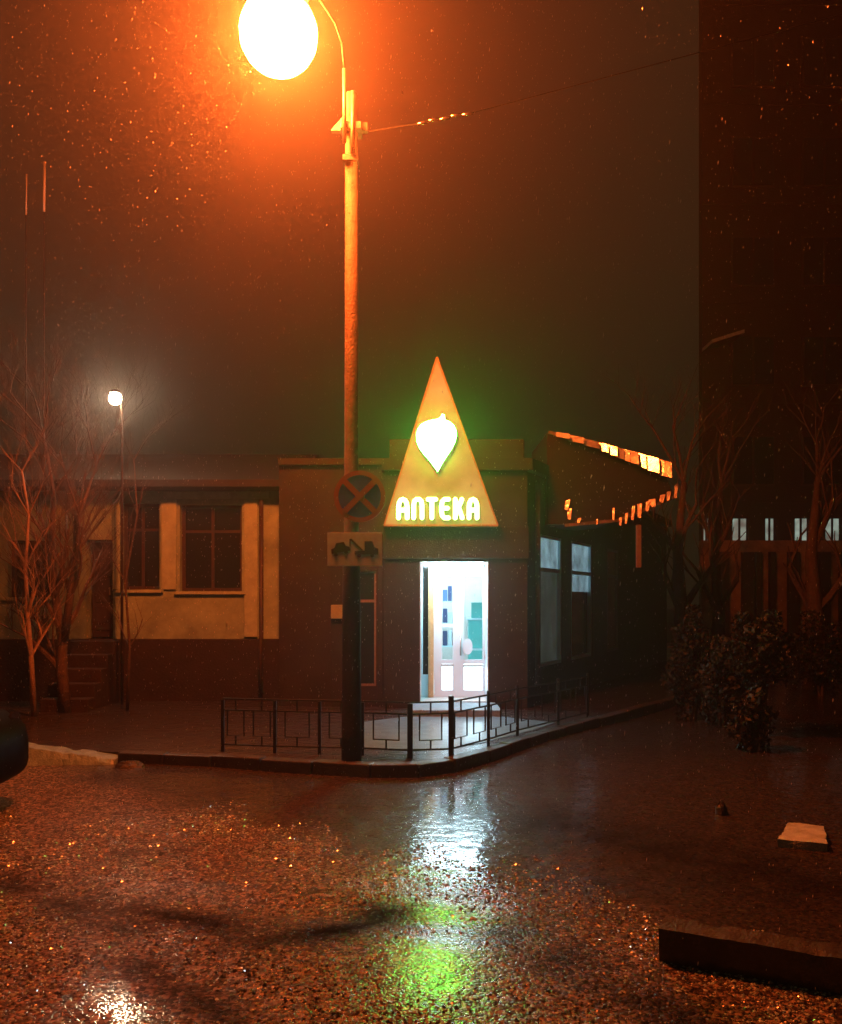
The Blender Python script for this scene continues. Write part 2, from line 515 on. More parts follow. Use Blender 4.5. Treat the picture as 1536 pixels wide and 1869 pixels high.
# pavement with its kerb stones
PZ = 0.10
kline = [(-13.0, 9.45), (-4.0, 8.62), (-2.95, 8.50), (-2.0, 8.32), (-1.0, 8.02), (-0.45, 7.86), (-0.02, 7.90), (0.32, 8.14), (0.68, 8.62), (1.43, 9.85), (2.5, 11.3), (3.63, 12.85), (6.6, 16.9), (9.5, 20.9), (12.9, 25.4)]
pv = MB()
pv.prism([(p[0], p[1] + 0.09) for p in kline] + [(12.9, 29.5), (-13.0, 29.5)], -0.08, PZ)
pavement = struct(pv.build('pavement', M['pave']))
def kerb_run(a, b):
    a = Vector((a[0], a[1], 0)); b = Vector((b[0], b[1], 0))
    n = max(1, round((b - a).length / 0.5)); d = (b - a) / n
    for k in range(n):
        p = a + d * (k + 0.012); q = a + d * (k + 0.988)
        mb = MB(); mb.obox((p.x, p.y), (q.x, q.y), 0.15, -0.07, PZ + 0.012 + random.uniform(-0.008, 0.008))
        mb.build('kerb_stone', M['kerb'], pavement, bevel=0.012)
for a, b in zip(kline[2:-3], kline[3:-2]):
    kerb_run(a, b)

# paler slab added at the shop entrance, standing in for the door's light spill
struct(MB().prism([(-.62, 8.75), (.2, 8.72), (.62, 9.1), (1.25, 9.95), (1.62, 10.6), (1.0, 11.14), (-.2, 11.14), (-.75, 10.6)], PZ - .01, PZ + .006).build('light_spill_patch', mat('grey blue spill patch', (.13, .28, .38), .4, noise=.5, nscale=7, bump=.4, bscale=40, coat=.5, coat_rough=.15)))

# ================================================================== STREET LAMP
PX, PY = gx(641, 8.1), 8.1
lamp = thing('street_lamp', (PX, PY, PZ), 'tall pale lamp post with a glaring orange light on its curved arm', 'street lamp')
mb = MB()
prof = [(0.082, 0.0), (0.080, 0.15), (0.078, 0.2), (0.072, 1.6), (0.064, 3.2), (0.056, gz(172, PY) - PZ)]
mb.lathe(prof, (PX, PY, PZ), 16)
mb.build('pole', M['pole'], lamp, smooth=True)
zt = gz(235, PY)
# stub post and brackets at the top
mb = MB(); mb.box(PX - 0.095, PX + 0.10, PY - 0.10, PY + 0.10, zt - 0.05, zt + 0.02)
mb.build('clamp', M['metal_grey'], lamp, bevel=0.008)
mb = MB()
mb.slab([(PX - 0.19, zt - 0.03), (PX - 0.075, zt - 0.03), (PX - 0.075, zt + 0.10)], PY - 0.03, PY + 0.03)
mb.build('bracket', M['metal_grey'], lamp)
mb = MB(); mb.box(PX + 0.10, PX + 0.15, PY - 0.03, PY + 0.03, zt - 0.03, zt + 0.045)
mb.build('bracket', M['metal_grey'], lamp)
mb = MB(); mb.box(PX - 0.075, PX + 0.065, PY - 0.09, PY + 0.09, gz(300, PY) , gz(290, PY))
mb.build('clamp', M['metal_grey'], lamp)
mb = MB(); mb.tube([(PX + 0.02, PY - 0.10, gz(290, PY)), (PX + 0.02, PY - 0.10, gz(178, PY))], 0.022, 8)
mb.build('conduit', M['metal_grey'], lamp, smooth=True)
# lamp arm: rises beside the post and reaches out over the road
LY = 7.65
head = at(508, 62, LY)
ax = PX - 0.055
armpts = [(ax, PY - 0.11, gz(272, PY)), (ax, PY - 0.11, gz(200, PY)), (ax, PY - 0.12, gz(140, PY)), (ax - 0.02, PY - 0.12, gz(95, PY)), (ax - 0.09, PY - 0.11, gz(55, PY)), (head.x + 0.28, LY + 0.02, head.z + 0.43), (head.x + 0.08, LY, head.z + 0.42)]
mb = MB(); mb.tube(armpts[:3], 0.019, 8)
mb.build('riser', M['metal_grey'], lamp, smooth=True)
mb = MB(); mb.tube(armpts[2:], 0.013, 8)
mb.build('arm', M['metal_black'], lamp, smooth=True)
MB().lathe([(0.092, 0.003), (0.092, 0.25), (0.085, 1.2), (0.080, 2.05), (0.072, 2.06)], (PX, PY, PZ), 16).build('pole_dark_lower', M['plinth'], lamp, smooth=True)  # darker cover round the lower part of the post
mb = MB()
mb.lathe([(0.04, 0.45), (0.10, 0.43), (0.18, 0.38), (0.26, 0.31), (0.26, 0.295)][::-1], (head.x, LY, head.z), 20)
mb.build('lamp_hood', M['metal_grey'], lamp, smooth=True)
mb = MB()
pr = [(0.34 * math.cos(t), 0.34 * math.sin(t)) for t in [-math.pi / 2 + .03 + i * (math.pi * .80) / 13 for i in range(14)]]
mb.lathe(pr, (head.x, LY, head.z), 20)
mb.build('lamp_bowl', M['e_lamp'], lamp, smooth=True)

# overhead cable from the post to the right with a splice sleeve
cab = thing('overhead_cable', (PX, PY, gz(240, PY)), 'thin overhead cable running right from the lamp post, with a lit splice', 'cable')
c0 = Vector((PX + 0.14, PY, gz(240, PY))); c1 = at(760, 226, 7.9); c2 = at(865, 205, 7.8); c3 = at(1560, 20, 7.2)
mb = MB(); mb.tube([c0, (c0 + c1) / 2, c1, c2, (c2 * 2 + c3) / 3, c3], 0.0045, 5)
mb.build('wire', M['metal_black'], cab)
for k in range(5):
    p = c1.lerp(c2, 0.02 + k * 0.195); q = c1.lerp(c2, 0.02 + k * 0.195 + 0.17)
    off = Vector((0, 0, 0.004 if k % 2 else -0.004))
    mb = MB(); mb.tube([p + off, q + off], 0.013, 7)
    mb.build('splice_sleeve', M['wet_metal'], cab, smooth=True)

# road signs fixed to the post (round no-stopping sign and plate)
SY = PY - 0.13
sc_ = at(656, 906, SY)
sgn = thing('no_stopping_sign', (sc_.x, SY, sc_.z), 'round blue no-stopping sign with red rim and red cross on the lamp post', 'road sign')
R_ = 0.235
mb = MB(); mb.lathe([(R_ * 0.84, 0.0), (R_ * 0.84, 0.012)], (sc_.x, SY, sc_.z), 36, 'y')
mb.build('sign_face', M['sign_blue'], sgn)
# annular red rim
mb = MB()
for k in range(36):
    t0 = 2 * math.pi * k / 36; t1 = 2 * math.pi * (k + 1) / 36
    def P(r, t, y): return (sc_.x + r * math.cos(t), y, sc_.z + r * math.sin(t))
    mb.poly([P(R_ * 0.82, t0, SY - 0.004), P(R_, t0, SY - 0.004), P(R_, t1, SY - 0.004), P(R_ * 0.82, t1, SY - 0.004)])
    mb.poly([P(R_, t0, SY - 0.004), P(R_, t0, SY + 0.014), P(R_, t1, SY + 0.014), P(R_, t1, SY - 0.004)])
mb.build('sign_rim', M['sign_red'], sgn)
for s_ in (-1, 1):
    mb = MB()
    a = math.radians(45) * s_
    dx, dz = math.cos(a), math.sin(a); nx_, nz_ = -dz * 0.026, dx * 0.026
    L_ = R_ * 0.82
    y = SY - 0.005 - (0.003 if s_ > 0 else 0)
    mb.slab([(sc_.x - dx*L_ + nx_, sc_.z - dz*L_ + nz_), (sc_.x - dx*L_ - nx_, sc_.z - dz*L_ - nz_), (sc_.x + dx*L_ - nx_, sc_.z + dz*L_ - nz_), (sc_.x + dx*L_ + nx_, sc_.z + dz*L_ + nz_)], y, SY - 0.001)
    mb.build('cross_bar', M['sign_red'], sgn)
mb = MB(); mb.box(sc_.x - 0.10, sc_.x + 0.09, SY + 0.014, PY - 0.06, sc_.z - 0.02, sc_.z + 0.02)
mb.build('bracket', M['metal_grey'], sgn)

pl0 = at(597, 1033, SY); pl1 = at(697, 972, SY)
plate = thing('sign_plate', ((pl0.x + pl1.x) / 2, SY, pl0.z), 'grey white rectangular plate with tow truck pictogram under the round sign', 'road sign')
mb = MB(); mb.box(pl0.x, pl1.x, SY, SY + 0.008, pl0.z, pl1.z)
mb.build('plate', M['sign_white'], plate, bevel=0.002)
def pic(name, pts, dy=0.003):
    w = pl1.x - pl0.x; h = pl1.z - pl0.z
    mb = MB(); mb.slab([(pl0.x + u * w, pl0.z + v * h) for u, v in pts], SY - dy, SY - 0.0005)
    return mb.build(name, M['sign_black'], plate)
pic('truck_pictogram', [(0.50, 0.34), (0.93, 0.34), (0.93, 0.52), (0.86, 0.56), (0.82, 0.74), (0.68, 0.74), (0.68, 0.46), (0.50, 0.44)])
pic('crane_pictogram', [(0.63, 0.465), (0.66, 0.465), (0.44, 0.82), (0.40, 0.80)])
pic('hook_pictogram', [(0.405, 0.79), (0.425, 0.79), (0.425, 0.58), (0.405, 0.58)], 0.004)
pic('car_pictogram', [(0.08, 0.36), (0.42, 0.46), (0.41, 0.57), (0.34, 0.60), (0.30, 0.72), (0.16, 0.68), (0.13, 0.54), (0.07, 0.50)])
for u in (0.16, 0.58, 0.82, 0.34):
    v = 0.34 if u in (0.16,) else (0.42 if u == 0.34 else 0.31)
    pic('wheel_pictogram', [(u + 0.035 * math.cos(t), v + 0.058 * math.sin(t)) for t in [k * math.pi / 6 for k in range(12)]], 0.005)
mb = MB(); mb.box(pl0.x + 0.18, pl1.x - 0.20, SY + 0.008, PY - 0.07, pl0.z + 0.13, pl0.z + 0.16)
mb.build('bracket', M['metal_grey'], plate)

# ================================================================== LEFT BUILDING
BY = 12.9
def bx(px): return gx(px, BY)
def bz(py): return gz(py, BY)
lb = thing('ochre_building', (-5, BY, PZ), 'long single storey ochre plastered building with dark plinth left of the pharmacy', 'building')
XL, XR = -10.5, bx(517)
ztop, zpl = bz(896), bz(1166)
wins = [(bx(14), bx(92), bz(1090), bz(986)), (bx(221), bx(291), bz(1076), bz(918)), (bx(328), bx(441), bz(1079), bz(921)), (-8.6, -7.7, bz(1090), bz(950))]
door = (bx(157), bx(206), zpl + 0.02, bz(985))
wins_s = sorted(wins + [door])
# wall built round real openings
mb = MB()
y0, y1 = BY, BY + 0.35
cur = XL
for (a, b, z0, z1) in wins_s:
    mb.box(cur, a, y0, y1, zpl, ztop)
    mb.box(a, b, y0, y1, z1, ztop)
    if z0 > zpl + 0.03:
        mb.box(a, b, y0, y1, zpl, z0)
    cur = b
mb.box(cur, XR, y0, y1, zpl, ztop)
mb.build('wall', M['plaster_yel'], lb)
mb = MB(); mb.box(XL, XR + 0.03, BY - 0.05, BY + 0.3, 0.0, zpl - 0.004)
mb.build('plinth', M['plinth'], lb, bevel=0.01)
mb = MB(); mb.box(XL, XR, BY + 5.4, BY + 5.6, 0.0, ztop); mb.box(XR - 0.3, XR, BY + 0.36, BY + 5.39, 0.0, ztop); mb.box(XL, XL + 0.3, BY + 0.36, BY + 5.39, 0.0, ztop)
mb.build('rear_wall', M['plaster_yel'], lb)
mb = MB()
mb.v += [(XL - .3, BY - .35, ztop + .02), (XR + .2, BY - .35, ztop + .02), (XR + .2, BY + 6, ztop + .02), (XL - .3, BY + 6, ztop + .02),
         (XL - .3, BY - .35, ztop + .12), (XR + .2, BY - .35, ztop + .12), (XR + .2, BY + 6, ztop + .12), (XL - .3, BY + 6, ztop + .12),
         (XL - .3, BY + 2.8, ztop + 1.0), (XR + .2, BY + 2.8, ztop + 1.0)]
mb.f += [(0, 1, 5, 4), (4, 5, 9, 8), (8, 9, 6, 7), (7, 6, 2, 3), (0, 3, 2, 1), (0, 4, 8, 7, 3), (1, 2, 6, 9, 5)]
mb.build('roof', M['roof'], lb)
for (a, b, z0, z1) in wins:
    w = MB()
    w.box(a, a + .05, BY + .12, BY + .17, z0, z1); w.box(b - .05, b, BY + .12, BY + .17, z0, z1)
    w.box(a + .05, b - .05, BY + .12, BY + .17, z1 - .05, z1); w.box(a + .05, b - .05, BY + .12, BY + .17, z0, z0 + .05)
    mid = (a + b) / 2
    w.box(mid - .022, mid + .022, BY + .12, BY + .165, z0 + .05, z1 - .05)
    w.box(a + .05, mid - .022, BY + .125, BY + .16, z0 + (z1 - z0) * .68, z0 + (z1 - z0) * .68 + .04)
    w.box(mid + .022, b - .05, BY + .125, BY + .16, z0 + (z1 - z0) * .68, z0 + (z1 - z0) * .68 + .04)
    win = w.build('window', M['frame_brown'], lb)
    def sub(mb, nm, m_):
        o = mb.build(nm, m_); o.parent = win; return o
    sub(MB().box(a + .05, mid - .022, BY + .14, BY + .148, z0 + .05, z1 - .05), 'pane', M['glass_dark'])
    sub(MB().box(mid + .022, b - .05, BY + .14, BY + .148, z0 + .05, z1 - .05), 'pane', M['glass_dark'])
    sub(MB().box(a - .06, b + .06, BY - .06, BY + .10, z0 - .045, z0 - .002), 'sill', M['plaster_trim'])
    sub(MB().box(a, b, BY + .30, BY + .34, z0, z1), 'curtain', M['frame_brown'])
# raised surround of the widest window, pilasters, cornice, downpipe
for (a, b) in ((295, 322), (446, 470), (206.5, 219)):
    MB().box(bx(a), bx(b), BY - .035, BY - .001, zpl + .03 if a > 400 else bz(1076), ztop - .13).build('pilaster', M['plaster_trim'], lb, bevel=.006)
MB().box(bx(300), bx(492), BY - .06, BY - .002, ztop - .12, ztop - .02).build('cornice', M['plaster_trim'], lb, bevel=.008)
mb = MB(); mb.tube([(bx(478), BY - .07, ztop - .14), (bx(478), BY - .07, zpl + .05), (bx(478), BY - .12, zpl - .1), (bx(478), BY - .12, .25)], .032, 8)
mb.build('downpipe', M['frame_brown'], lb, smooth=True)
a, b, z0, z1 = door
dr = MB().box(a + .03, b - .03, BY + .16, BY + .22, z0, z1 - .03).build('door', M['frame_brown'], lb)
for k in range(3):
    zz = z0 + .1 + k * (z1 - z0 - .2) / 3
    o = MB().box(a + .08, b - .08, BY + .145, BY + .161, zz, zz + (z1 - z0) / 3 - .12).build('door_panel', M['frame_brown'], bevel=.01); o.parent = dr
o = MB().tube([(b - .09, BY + .11, z0 + .62), (b - .09, BY + .11, z0 + .74)], .012, 6).build('handle', M['metal_grey']); o.parent = dr
for k in range(5):
    MB().box(a - .12, b + .12, BY - .06 - .25 * (k + 1), BY - .055 - .25 * k, PZ - .01, zpl - .02 - .18 * k).build('step', M['plinth'], lb, bevel=.01)

# ================================================================== PHARMACY
FY = 12.0
def fx(px): return gx(px, FY)
def fz(py): return gz(py, FY)
ph = thing('pharmacy_building', (0.4, FY, PZ), 'dark corner pharmacy with a brightly lit glazed entrance in the middle', 'building')
DX0, DX1 = fx(766), fx(891); DZ0, DZ1 = PZ + .10, fz(1024)
EL, ER = fx(702), fx(962)
ZP = fz(800)
wt = 0.25
mb = MB()
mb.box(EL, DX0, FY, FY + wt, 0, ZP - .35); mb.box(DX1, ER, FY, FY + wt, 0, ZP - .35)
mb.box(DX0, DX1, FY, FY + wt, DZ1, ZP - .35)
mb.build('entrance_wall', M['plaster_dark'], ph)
# fascia band below the triangular sign
MB().box(EL - .02, ER + .02, FY - .06, FY - .003, fz(1020), fz(962)).build('fascia', M['plaster_dark'], ph, bevel=.01)
# left wing
LYW = FY + .25
a0, a1 = gx(648, LYW), gx(686, LYW); wz0, wz1 = .38, gz(1042, LYW)
mb = MB()
XW0 = XR + .04
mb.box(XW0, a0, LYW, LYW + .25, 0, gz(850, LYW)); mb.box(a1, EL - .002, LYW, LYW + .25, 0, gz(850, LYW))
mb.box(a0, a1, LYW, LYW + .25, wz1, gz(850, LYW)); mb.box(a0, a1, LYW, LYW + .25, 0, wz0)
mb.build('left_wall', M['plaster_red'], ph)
for (p, q) in ((604, 632), (688, 699)):
    MB().box(gx(p, LYW), gx(q, LYW), LYW - .05, LYW - .001, .02, gz(960, LYW)).build('pilaster', M['plaster_red'] if p > 650 else M['plaster_dark'], ph, bevel=.008)
w = MB()
w.box(a0, a0 + .03, LYW + .05, LYW + .10, wz0, wz1); w.box(a1 - .03, a1, LYW + .05, LYW + .10, wz0, wz1)
w.box(a0 + .03, a1 - .03, LYW + .05, LYW + .10, wz1 - .03, wz1); w.box(a0 + .03, a1 - .03, LYW + .05, LYW + .10, wz0, wz0 + .03)
w.box(a0 + .03, a1 - .03, LYW + .055, LYW + .095, 1.55, 1.59)
win = w.build('window', M['metal_grey'], ph)
def subp(mb, nm, m_, parent, **k):
    o = mb.build(nm, m_, **k); o.parent = parent; return o
subp(MB().box(a0 + .03, a1 - .03, LYW + .07, LYW + .076, wz0 + .03, wz1 - .03), 'pane', M['glass_dark'], win)
# right wing receding along the side street
r0 = Vector((ER, FY + .05)); r1 = Vector((6.0, 21.4))
rd = (r1 - r0).normalized()
rlen = (r1 - r0).length
def rp(s, off=0.0):
    n = Vector((rd.y, -rd.x)) * off       # towards the side street
    return r0 + rd * s + n
def rx(px):
    """distance along the wing wall where photo column px meets it"""
    k = (px - 768) / F
    return (k * r0.y - r0.x) / (rd.x - k * rd.y)
def rbox(mb, s0, s1, o0, o1, z0, z1):
    pts = [rp(s0, o0), rp(s1, o0), rp(s1, o1), rp(s0, o1)]
    mb.prism([(p.x, p.y) for p in pts], z0, z1)
    return mb
def rzz(px, py):
    s = rx(px); return gz(py, rp(s).y)
ZR = 3.35
w1 = (rx(984), rx(1024)); w2 = (rx(1042), rx(1079)); w3 = (rx(1108), rx(1128))
zw0, zw1 = .62, rzz(1004, 979)
mb = MB()
cur = 0.0
for (s0, s1) in (w1, w2, w3):
    rbox(mb, cur, s0, 0, -.25, 0, ZR)
    rbox(mb, s0, s1, 0, -.25, zw1, ZR); rbox(mb, s0, s1, 0, -.25, 0, zw0)
    cur = s1
rbox(mb, cur, rlen, 0, -.25, 0, ZR)
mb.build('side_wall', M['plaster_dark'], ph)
for i, (s0, s1) in enumerate((w1, w2, w3)):
    zt_ = rzz(1004, 1041)
    w = MB()
    rbox(w, s0, s0 + .05, -.0015, -.06, zw0, zw1); rbox(w, s1 - .05, s1, -.0015, -.06, zw0, zw1)
    rbox(w, s0 + .05, s1 - .05, -.0015, -.06, zw1 - .04, zw1); rbox(w, s0 + .05, s1 - .05, -.0015, -.06, zt_ - .03, zt_ + .03)
    rbox(w, s0 + .05, s1 - .05, -.0015, -.06, zw0, zw0 + .05)
    win = w.build('window', M['white_pvc'] if i < 2 else M['frame_brown'], ph)
    subp(rbox(MB(), s0 + .05, s1 - .05, -.030, -.036, zt_ + .03, zw1 - .04), 'pane', M['glass'] if i < 2 else M['glass_dark'], win)
    subp(rbox(MB(), s0 + .05, s1 - .05, -.030, -.036, zw0 + .05, zt_ - .03), 'pane', M['glass'] if i < 2 else M['glass_dark'], win)
    if i < 2:
        subp(rbox(MB(), s0 + .05, s1 - .05, -.040, -.050, zt_ + .03, zw1 - .04), 'blind', M['e_win'], win)
        if i == 1:
            zb = rzz(1061, 1080)
            subp(rbox(MB(), s0 + .05, s1 - .05, -.040, -.050, zb, zt_ - .03), 'blind', M['e_win'], win)
        else:
            zb = zt_ - .03
            subp(rbox(MB(), s0 + .05, s0 + .16, -.040, -.050, zw0 + .05, zt_ - .04), 'blind', M['e_win_dim'], win)
        subp(rbox(MB(), s0 + .0, s1 - .0, -.075, -.085, zw0 + .0, zt_ - .0), 'lower_blind', M['e_win_dim'] if i == 0 else M['glass_dark'], win)
MB().tube([(rp(rx(975), .05).x, rp(rx(975), .05).y, ZR - .1), (rp(rx(975), .05).x, rp(rx(975), .05).y, .3)], .04, 8).build('downpipe', M['plinth'], ph, smooth=True)
# flat roofs / parapets
mb = MB()
mb.prism([(XW0, LYW - .08), (EL + .01, LYW - .08), (EL + .01, 17), (XW0, 17)], gz(850, LYW) + .004, gz(838, LYW))
mb.build('left_roof', M['roof'], ph)
pr_ = [rp(0, .12), rp(rlen, .12), rp(rlen, -4), rp(1.0, -4)]
MB().prism([(EL - .04, FY - .10), (ER + .06, FY - .10), (pr_[1].x, pr_[1].y), (pr_[2].x, pr_[2].y), (EL - .04, 18)], ZR + .003, ZR + .16).build('roof', M['roof'], ph)
MB().box(EL + .06, ER - .04, FY + .05, FY + .3, ZR + .165, ZP).build('parapet', M['plaster_dark'], ph, bevel=.01)
# back and side walls enclosing it
mb = MB(); mb.box(XW0, XW0 + .2, LYW + .26, 17, 0, gz(850, LYW)); mb.box(XW0, 3.4, 17.01, 17.2, 0, 3.1)
mb.build('rear_wall', M['plaster_dark'], ph)
# interior: floor, walls, ceiling
IY0, IY1 = FY + .62, FY + 3.2
IX0, IX1 = EL + .02, ER - .08
mb = MB()
mb.box(IX0, IX1, IY0 + .25, IY1, PZ + .02, DZ0 - .003)
mb.build('floor', M['white_paint'], ph)
mb = MB()
mb.box(IX0 - .06, IX0, IY0 + .01, IY1, PZ, 2.75); mb.box(IX0, IX1, IY1, IY1 + .06, PZ, 2.75); mb.box(IX1, IX1 + .06, IY0 + .01, IY1, PZ, 2.75)
mb.box(IX0, IX1, IY0 + .01, IY1 - .001, 2.68, 2.75)
mb.build('room_wall', M['white_paint'], ph)
# threshold step
MB().box(fx(752), fx(905), FY - .85, FY - .004, PZ - .01, PZ + .085).build('entrance_step', M['grey_conc'], ph, bevel=.012)
MB().box(DX0 + .002, DX1 - .002, FY - .002, FY + .62, PZ + .02, DZ0 - .004).build('threshold', M['pale_conc'], ph)
# jambs and soffit lining
mb = MB(); mb.box(DX0 + .001, DX0 + .012, FY - .012, FY + .60, DZ0, DZ1 - .002); mb.box(DX1 - .012, DX1 - .001, FY - .012, FY + .60, DZ0, DZ1 - .002); mb.box(DX0 + .013, DX1 - .013, FY - .012, FY + .60, DZ1 - .018, DZ1 - .004)
mb.build('door_frame', M['white_pvc'], ph)
DY = FY + .50
def fx(px): return gx(px, DY) + (0.012 if px > 850 else 0) * 0
_fz = fz
def fz(py): return gz(py, DY)
# sidelight
sl = MB()
sl.box(fx(768), fx(771.5), DY - .02, DY + .03, DZ0, DZ1 - .02); sl.box(fx(771.5), fx(781), DY - .02, DY + .03, DZ1 - .05, DZ1 - .02)
sl.box(fx(771.5), fx(781), DY - .015, DY + .025, DZ0, fz(1231))
sl = sl.build('sidelight', M['white_pvc'], ph)
subp(MB().box(fx(771.5), fx(781), DY, DY + .006, fz(1231), DZ1 - .05), 'pane', M['glass_dark'], sl)
MB().box(fx(781), fx(791), DY - .05, DY + .04, DZ0, DZ1 - .02).build('door_post', M['tan'], ph, bevel=.004)
# double leaf white door with two glazed lights
dl = MB()
y0, y1 = DY - .01, DY + .035
gz0, gz1 = fz(1204), fz(1052)
xa, xb, xc, xd, xe, xf = fx(792), fx(806), fx(826), fx(846), DX1 - .045, DX1 - .014
dl.box(xa, xb, y0, y1, DZ0, DZ1 - .02); dl.box(xc, xd, y0, y1, DZ0, DZ1 - .02); dl.box(xe, xf, y0, y1, DZ0, DZ1 - .02)
dl.box(xb, xc, y0, y1, gz0 - .06, gz0); dl.box(xd, xe, y0, y1, gz0 - .06, gz0); dl.box(xb, xc, y0, y1, DZ0, DZ0 + .10); dl.box(xd, xe, y0, y1, DZ0, DZ0 + .10); dl.box(xc, xd, y0 + .002, y1, DZ0 + .10, gz0 - .06)
dl.box(xb, xc, y0, y1, gz1, gz1 + .05); dl.box(xd, xe, y0, y1, gz1, gz1 + .05); dl.box(xb, xc, y0, y1, DZ1 - .06, DZ1 - .02); dl.box(xd, xe, y0, y1, DZ1 - .06, DZ1 - .02)
glow_top = (gz1 + .05, DZ1 - .06)
dl = dl.build('door', M['white_pvc'], ph)
subp(MB().box(xb, xc, DY + .004, DY + .016, DZ0 + .10, gz0 - .06), 'glow_panel', M['e_glow_panel'], dl)  # door panels made to glow, so the door looks white and lights the pavement
subp(MB().box(xd, xe, DY + .004, DY + .016, DZ0 + .10, gz0 - .06), 'glow_panel', M['e_glow_panel'], dl)
subp(MB().box(xb, xc, DY + .01, DY + .016, gz0, gz1), 'pane', M['glass'], dl)
subp(MB().box(xd, xe, DY + .01, DY + .016, gz0, gz1), 'pane', M['glass'], dl)
subp(MB().box(xb, xc, DY + .004, DY + .016, *glow_top), 'glow_panel', M['e_glow_panel'], dl)
subp(MB().box(xd, xe, DY + .004, DY + .016, *glow_top), 'glow_panel', M['e_glow_panel'], dl)
subp(MB().box(xb - .01, xc + .01, y0 - .012, y0 - .0005, fz(1216), fz(1212)), 'moulding', M['pale_conc'], dl)
subp(MB().box(xd - .01, xe, y0 - .012, y0 - .0005, fz(1217), fz(1213)), 'moulding', M['pale_conc'], dl)
subp(MB().box(xb, xc, DY + .0, DY + .03, fz(1145), fz(1139)), 'glazing_bar', M['white_pvc'], dl)
subp(MB().tube([(fx(840), y0 - .05, fz(1196)), (fx(840), y0 - .05, fz(1160))], .012, 8), 'handle', M['metal_grey'], dl, smooth=True)
# notices stuck on the door glass
blob = [(853 + 9 * math.cos(t), 1180 + 15 * math.sin(t)) for t in [k * math.pi / 8 for k in range(16)]]
MB().slab([(fx(u), fz(v)) for u, v in blob], y0 - .016, y0 - .002).build('door_sticker', M['white_pvc'], ph)
# lights
MB().box(DX0 + .06, DX1 - .06, FY + .04, FY + .24, DZ1 - .045, DZ1 - .022).build('entrance_light', M['e_door'], ph)
MB().box(IX0 + .3, IX1 - .5, IY0 + .9, IY0 + 1.3, 2.60, 2.65).build('ceiling_light', M['e_cool'], ph)
# shop shelf, counter and goods seen through the panes (top-level things)
def shelf_unit(x0, x1, y0, y1, label):
    t = thing('display_shelf', ((x0 + x1) / 2, y0, DZ0), label, 'shelf')
    for zz in (0.25, 0.62, 0.99, 1.34, 1.68):
        MB().box(x0, x1, y0, y1, DZ0 + zz, DZ0 + zz + .02).build('shelf_board', M['white_pvc'], t)
    MB().box(x0 - .02, x0 - .001, y0, y1, DZ0, DZ0 + 1.95).build('side_panel', M['white_pvc'], t)
    MB().box(x1 + .001, x1 + .02, y0, y1, DZ0, DZ0 + 1.95).build('side_panel', M['white_pvc'], t)
    return t
shelf_unit(gx(806, 14.3), gx(834, 14.3), 14.2, 14.5, 'white shelf with cartons seen through the narrow left door pane')
cols = ['navy_box', 'blue_box', 'pale_box', 'blue_box', 'navy_box', 'pale_box']
k = 0
names = {'navy_box': 'navy', 'blue_box': 'blue', 'pale_box': 'pale blue'}
for zz, lev in ((0.64, 'lower'), (1.01, 'middle'), (1.36, 'upper')):
    x = gx(808, 14.3); j = 0
    for wdt in (.07, .06, .07):
        c = cols[(k * 2 + j * 3 + (k > 4)) % 6]
        o = MB().box(x, x + wdt, 14.22, 14.40, DZ0 + zz + .001, DZ0 + zz + random.uniform(.16, .29)).build('carton', M[c], bevel=.003)
        tag(o, f'{names[c]} carton, {["left", "centre", "right"][j]} on the {lev} visible board of the white shop shelf', 'carton', 'cartons on the shop shelf')
        x += wdt + .012; j += 1; k += 1
cn = thing('shop_counter', (gx(870, 13.6), 13.6, DZ0), 'teal counter with glass top seen through the wide door pane', 'counter')
MB().box(gx(856, 13.6), IX1 - .02, 13.6, 14.0, DZ0, fz(1120) - .12).build('counter_body', M['teal'], cn)
MB().box(gx(853, 13.6), IX1 - .01, 13.56, 14.03, fz(1120) - .118, fz(1120) - .09).build('counter_top', M['white_pvc'], cn)
MB().box(gx(853, 13.6), IX1 - .02, 13.585, 13.599, .80, .83).build('trim', M['white_pvc'], cn)
MB().box(gx(860, 13.6), IX1 - .03, 13.62, 13.63, fz(1120) - .089, fz(1100)).build('screen', M['teal'], cn)

# ------------------------------------------------ triangular sign
TY = FY - .22
def tp(px, py): return (gx(px, TY), gz(py, TY))
sg = thing('pharmacy_sign', (gx(800, TY), TY, gz(958, TY)), 'tall lit tan triangle sign with white leaf and АПТЕКА letters over the entrance', 'sign')
MB().slab([tp(701, 958), tp(908, 958), tp(797, 652)], TY, TY + .16).build('sign_panel', M['e_panel'], sg)
# edge trims
def bar(p, q, w, y0, y1, name, m_, par):
    p = Vector(p); q = Vector(q); d = (q - p).normalized(); n = Vector((-d.y, d.x)) * w / 2
    o = MB().slab([tuple(p + n), tuple(p - n), tuple(q - n), tuple(q + n)], y0, y1).build(name, m_, par)
    return o
bar(tp(701, 958), tp(797, 652), .022, TY - .012, TY - .001, 'edge_trim', M['tan'], sg)
bar(tp(908, 958), tp(797, 652), .022, TY - .014, TY - .003, 'edge_trim', M['tan'], sg)
bar(tp(700, 959), tp(909, 959), .022, TY - .016, TY + .17, 'edge_trim', M['tan'], sg)
MB().box(gx(720, TY), gx(730, TY), TY + .16, FY - .001, gz(930, TY), gz(918, TY)).build('bracket', M['metal_grey'], sg)
MB().box(gx(870, TY), gx(880, TY), TY + .16, FY - .001, gz(930, TY), gz(918, TY)).build('bracket', M['metal_grey'], sg)
leafpts = [(806, 757), (811, 759), (812, 768), (820, 771), (828, 778), (832, 787), (833, 797), (830, 809), (824, 821), (816, 833), (808, 845), (800, 860), (798, 863), (795, 858), (784, 843), (774, 832), (765, 820), (760, 808), (759, 795), (762, 784), (768, 776), (777, 771), (788, 768), (799, 766), (804, 762)]
cx_, cy_ = 796, 808
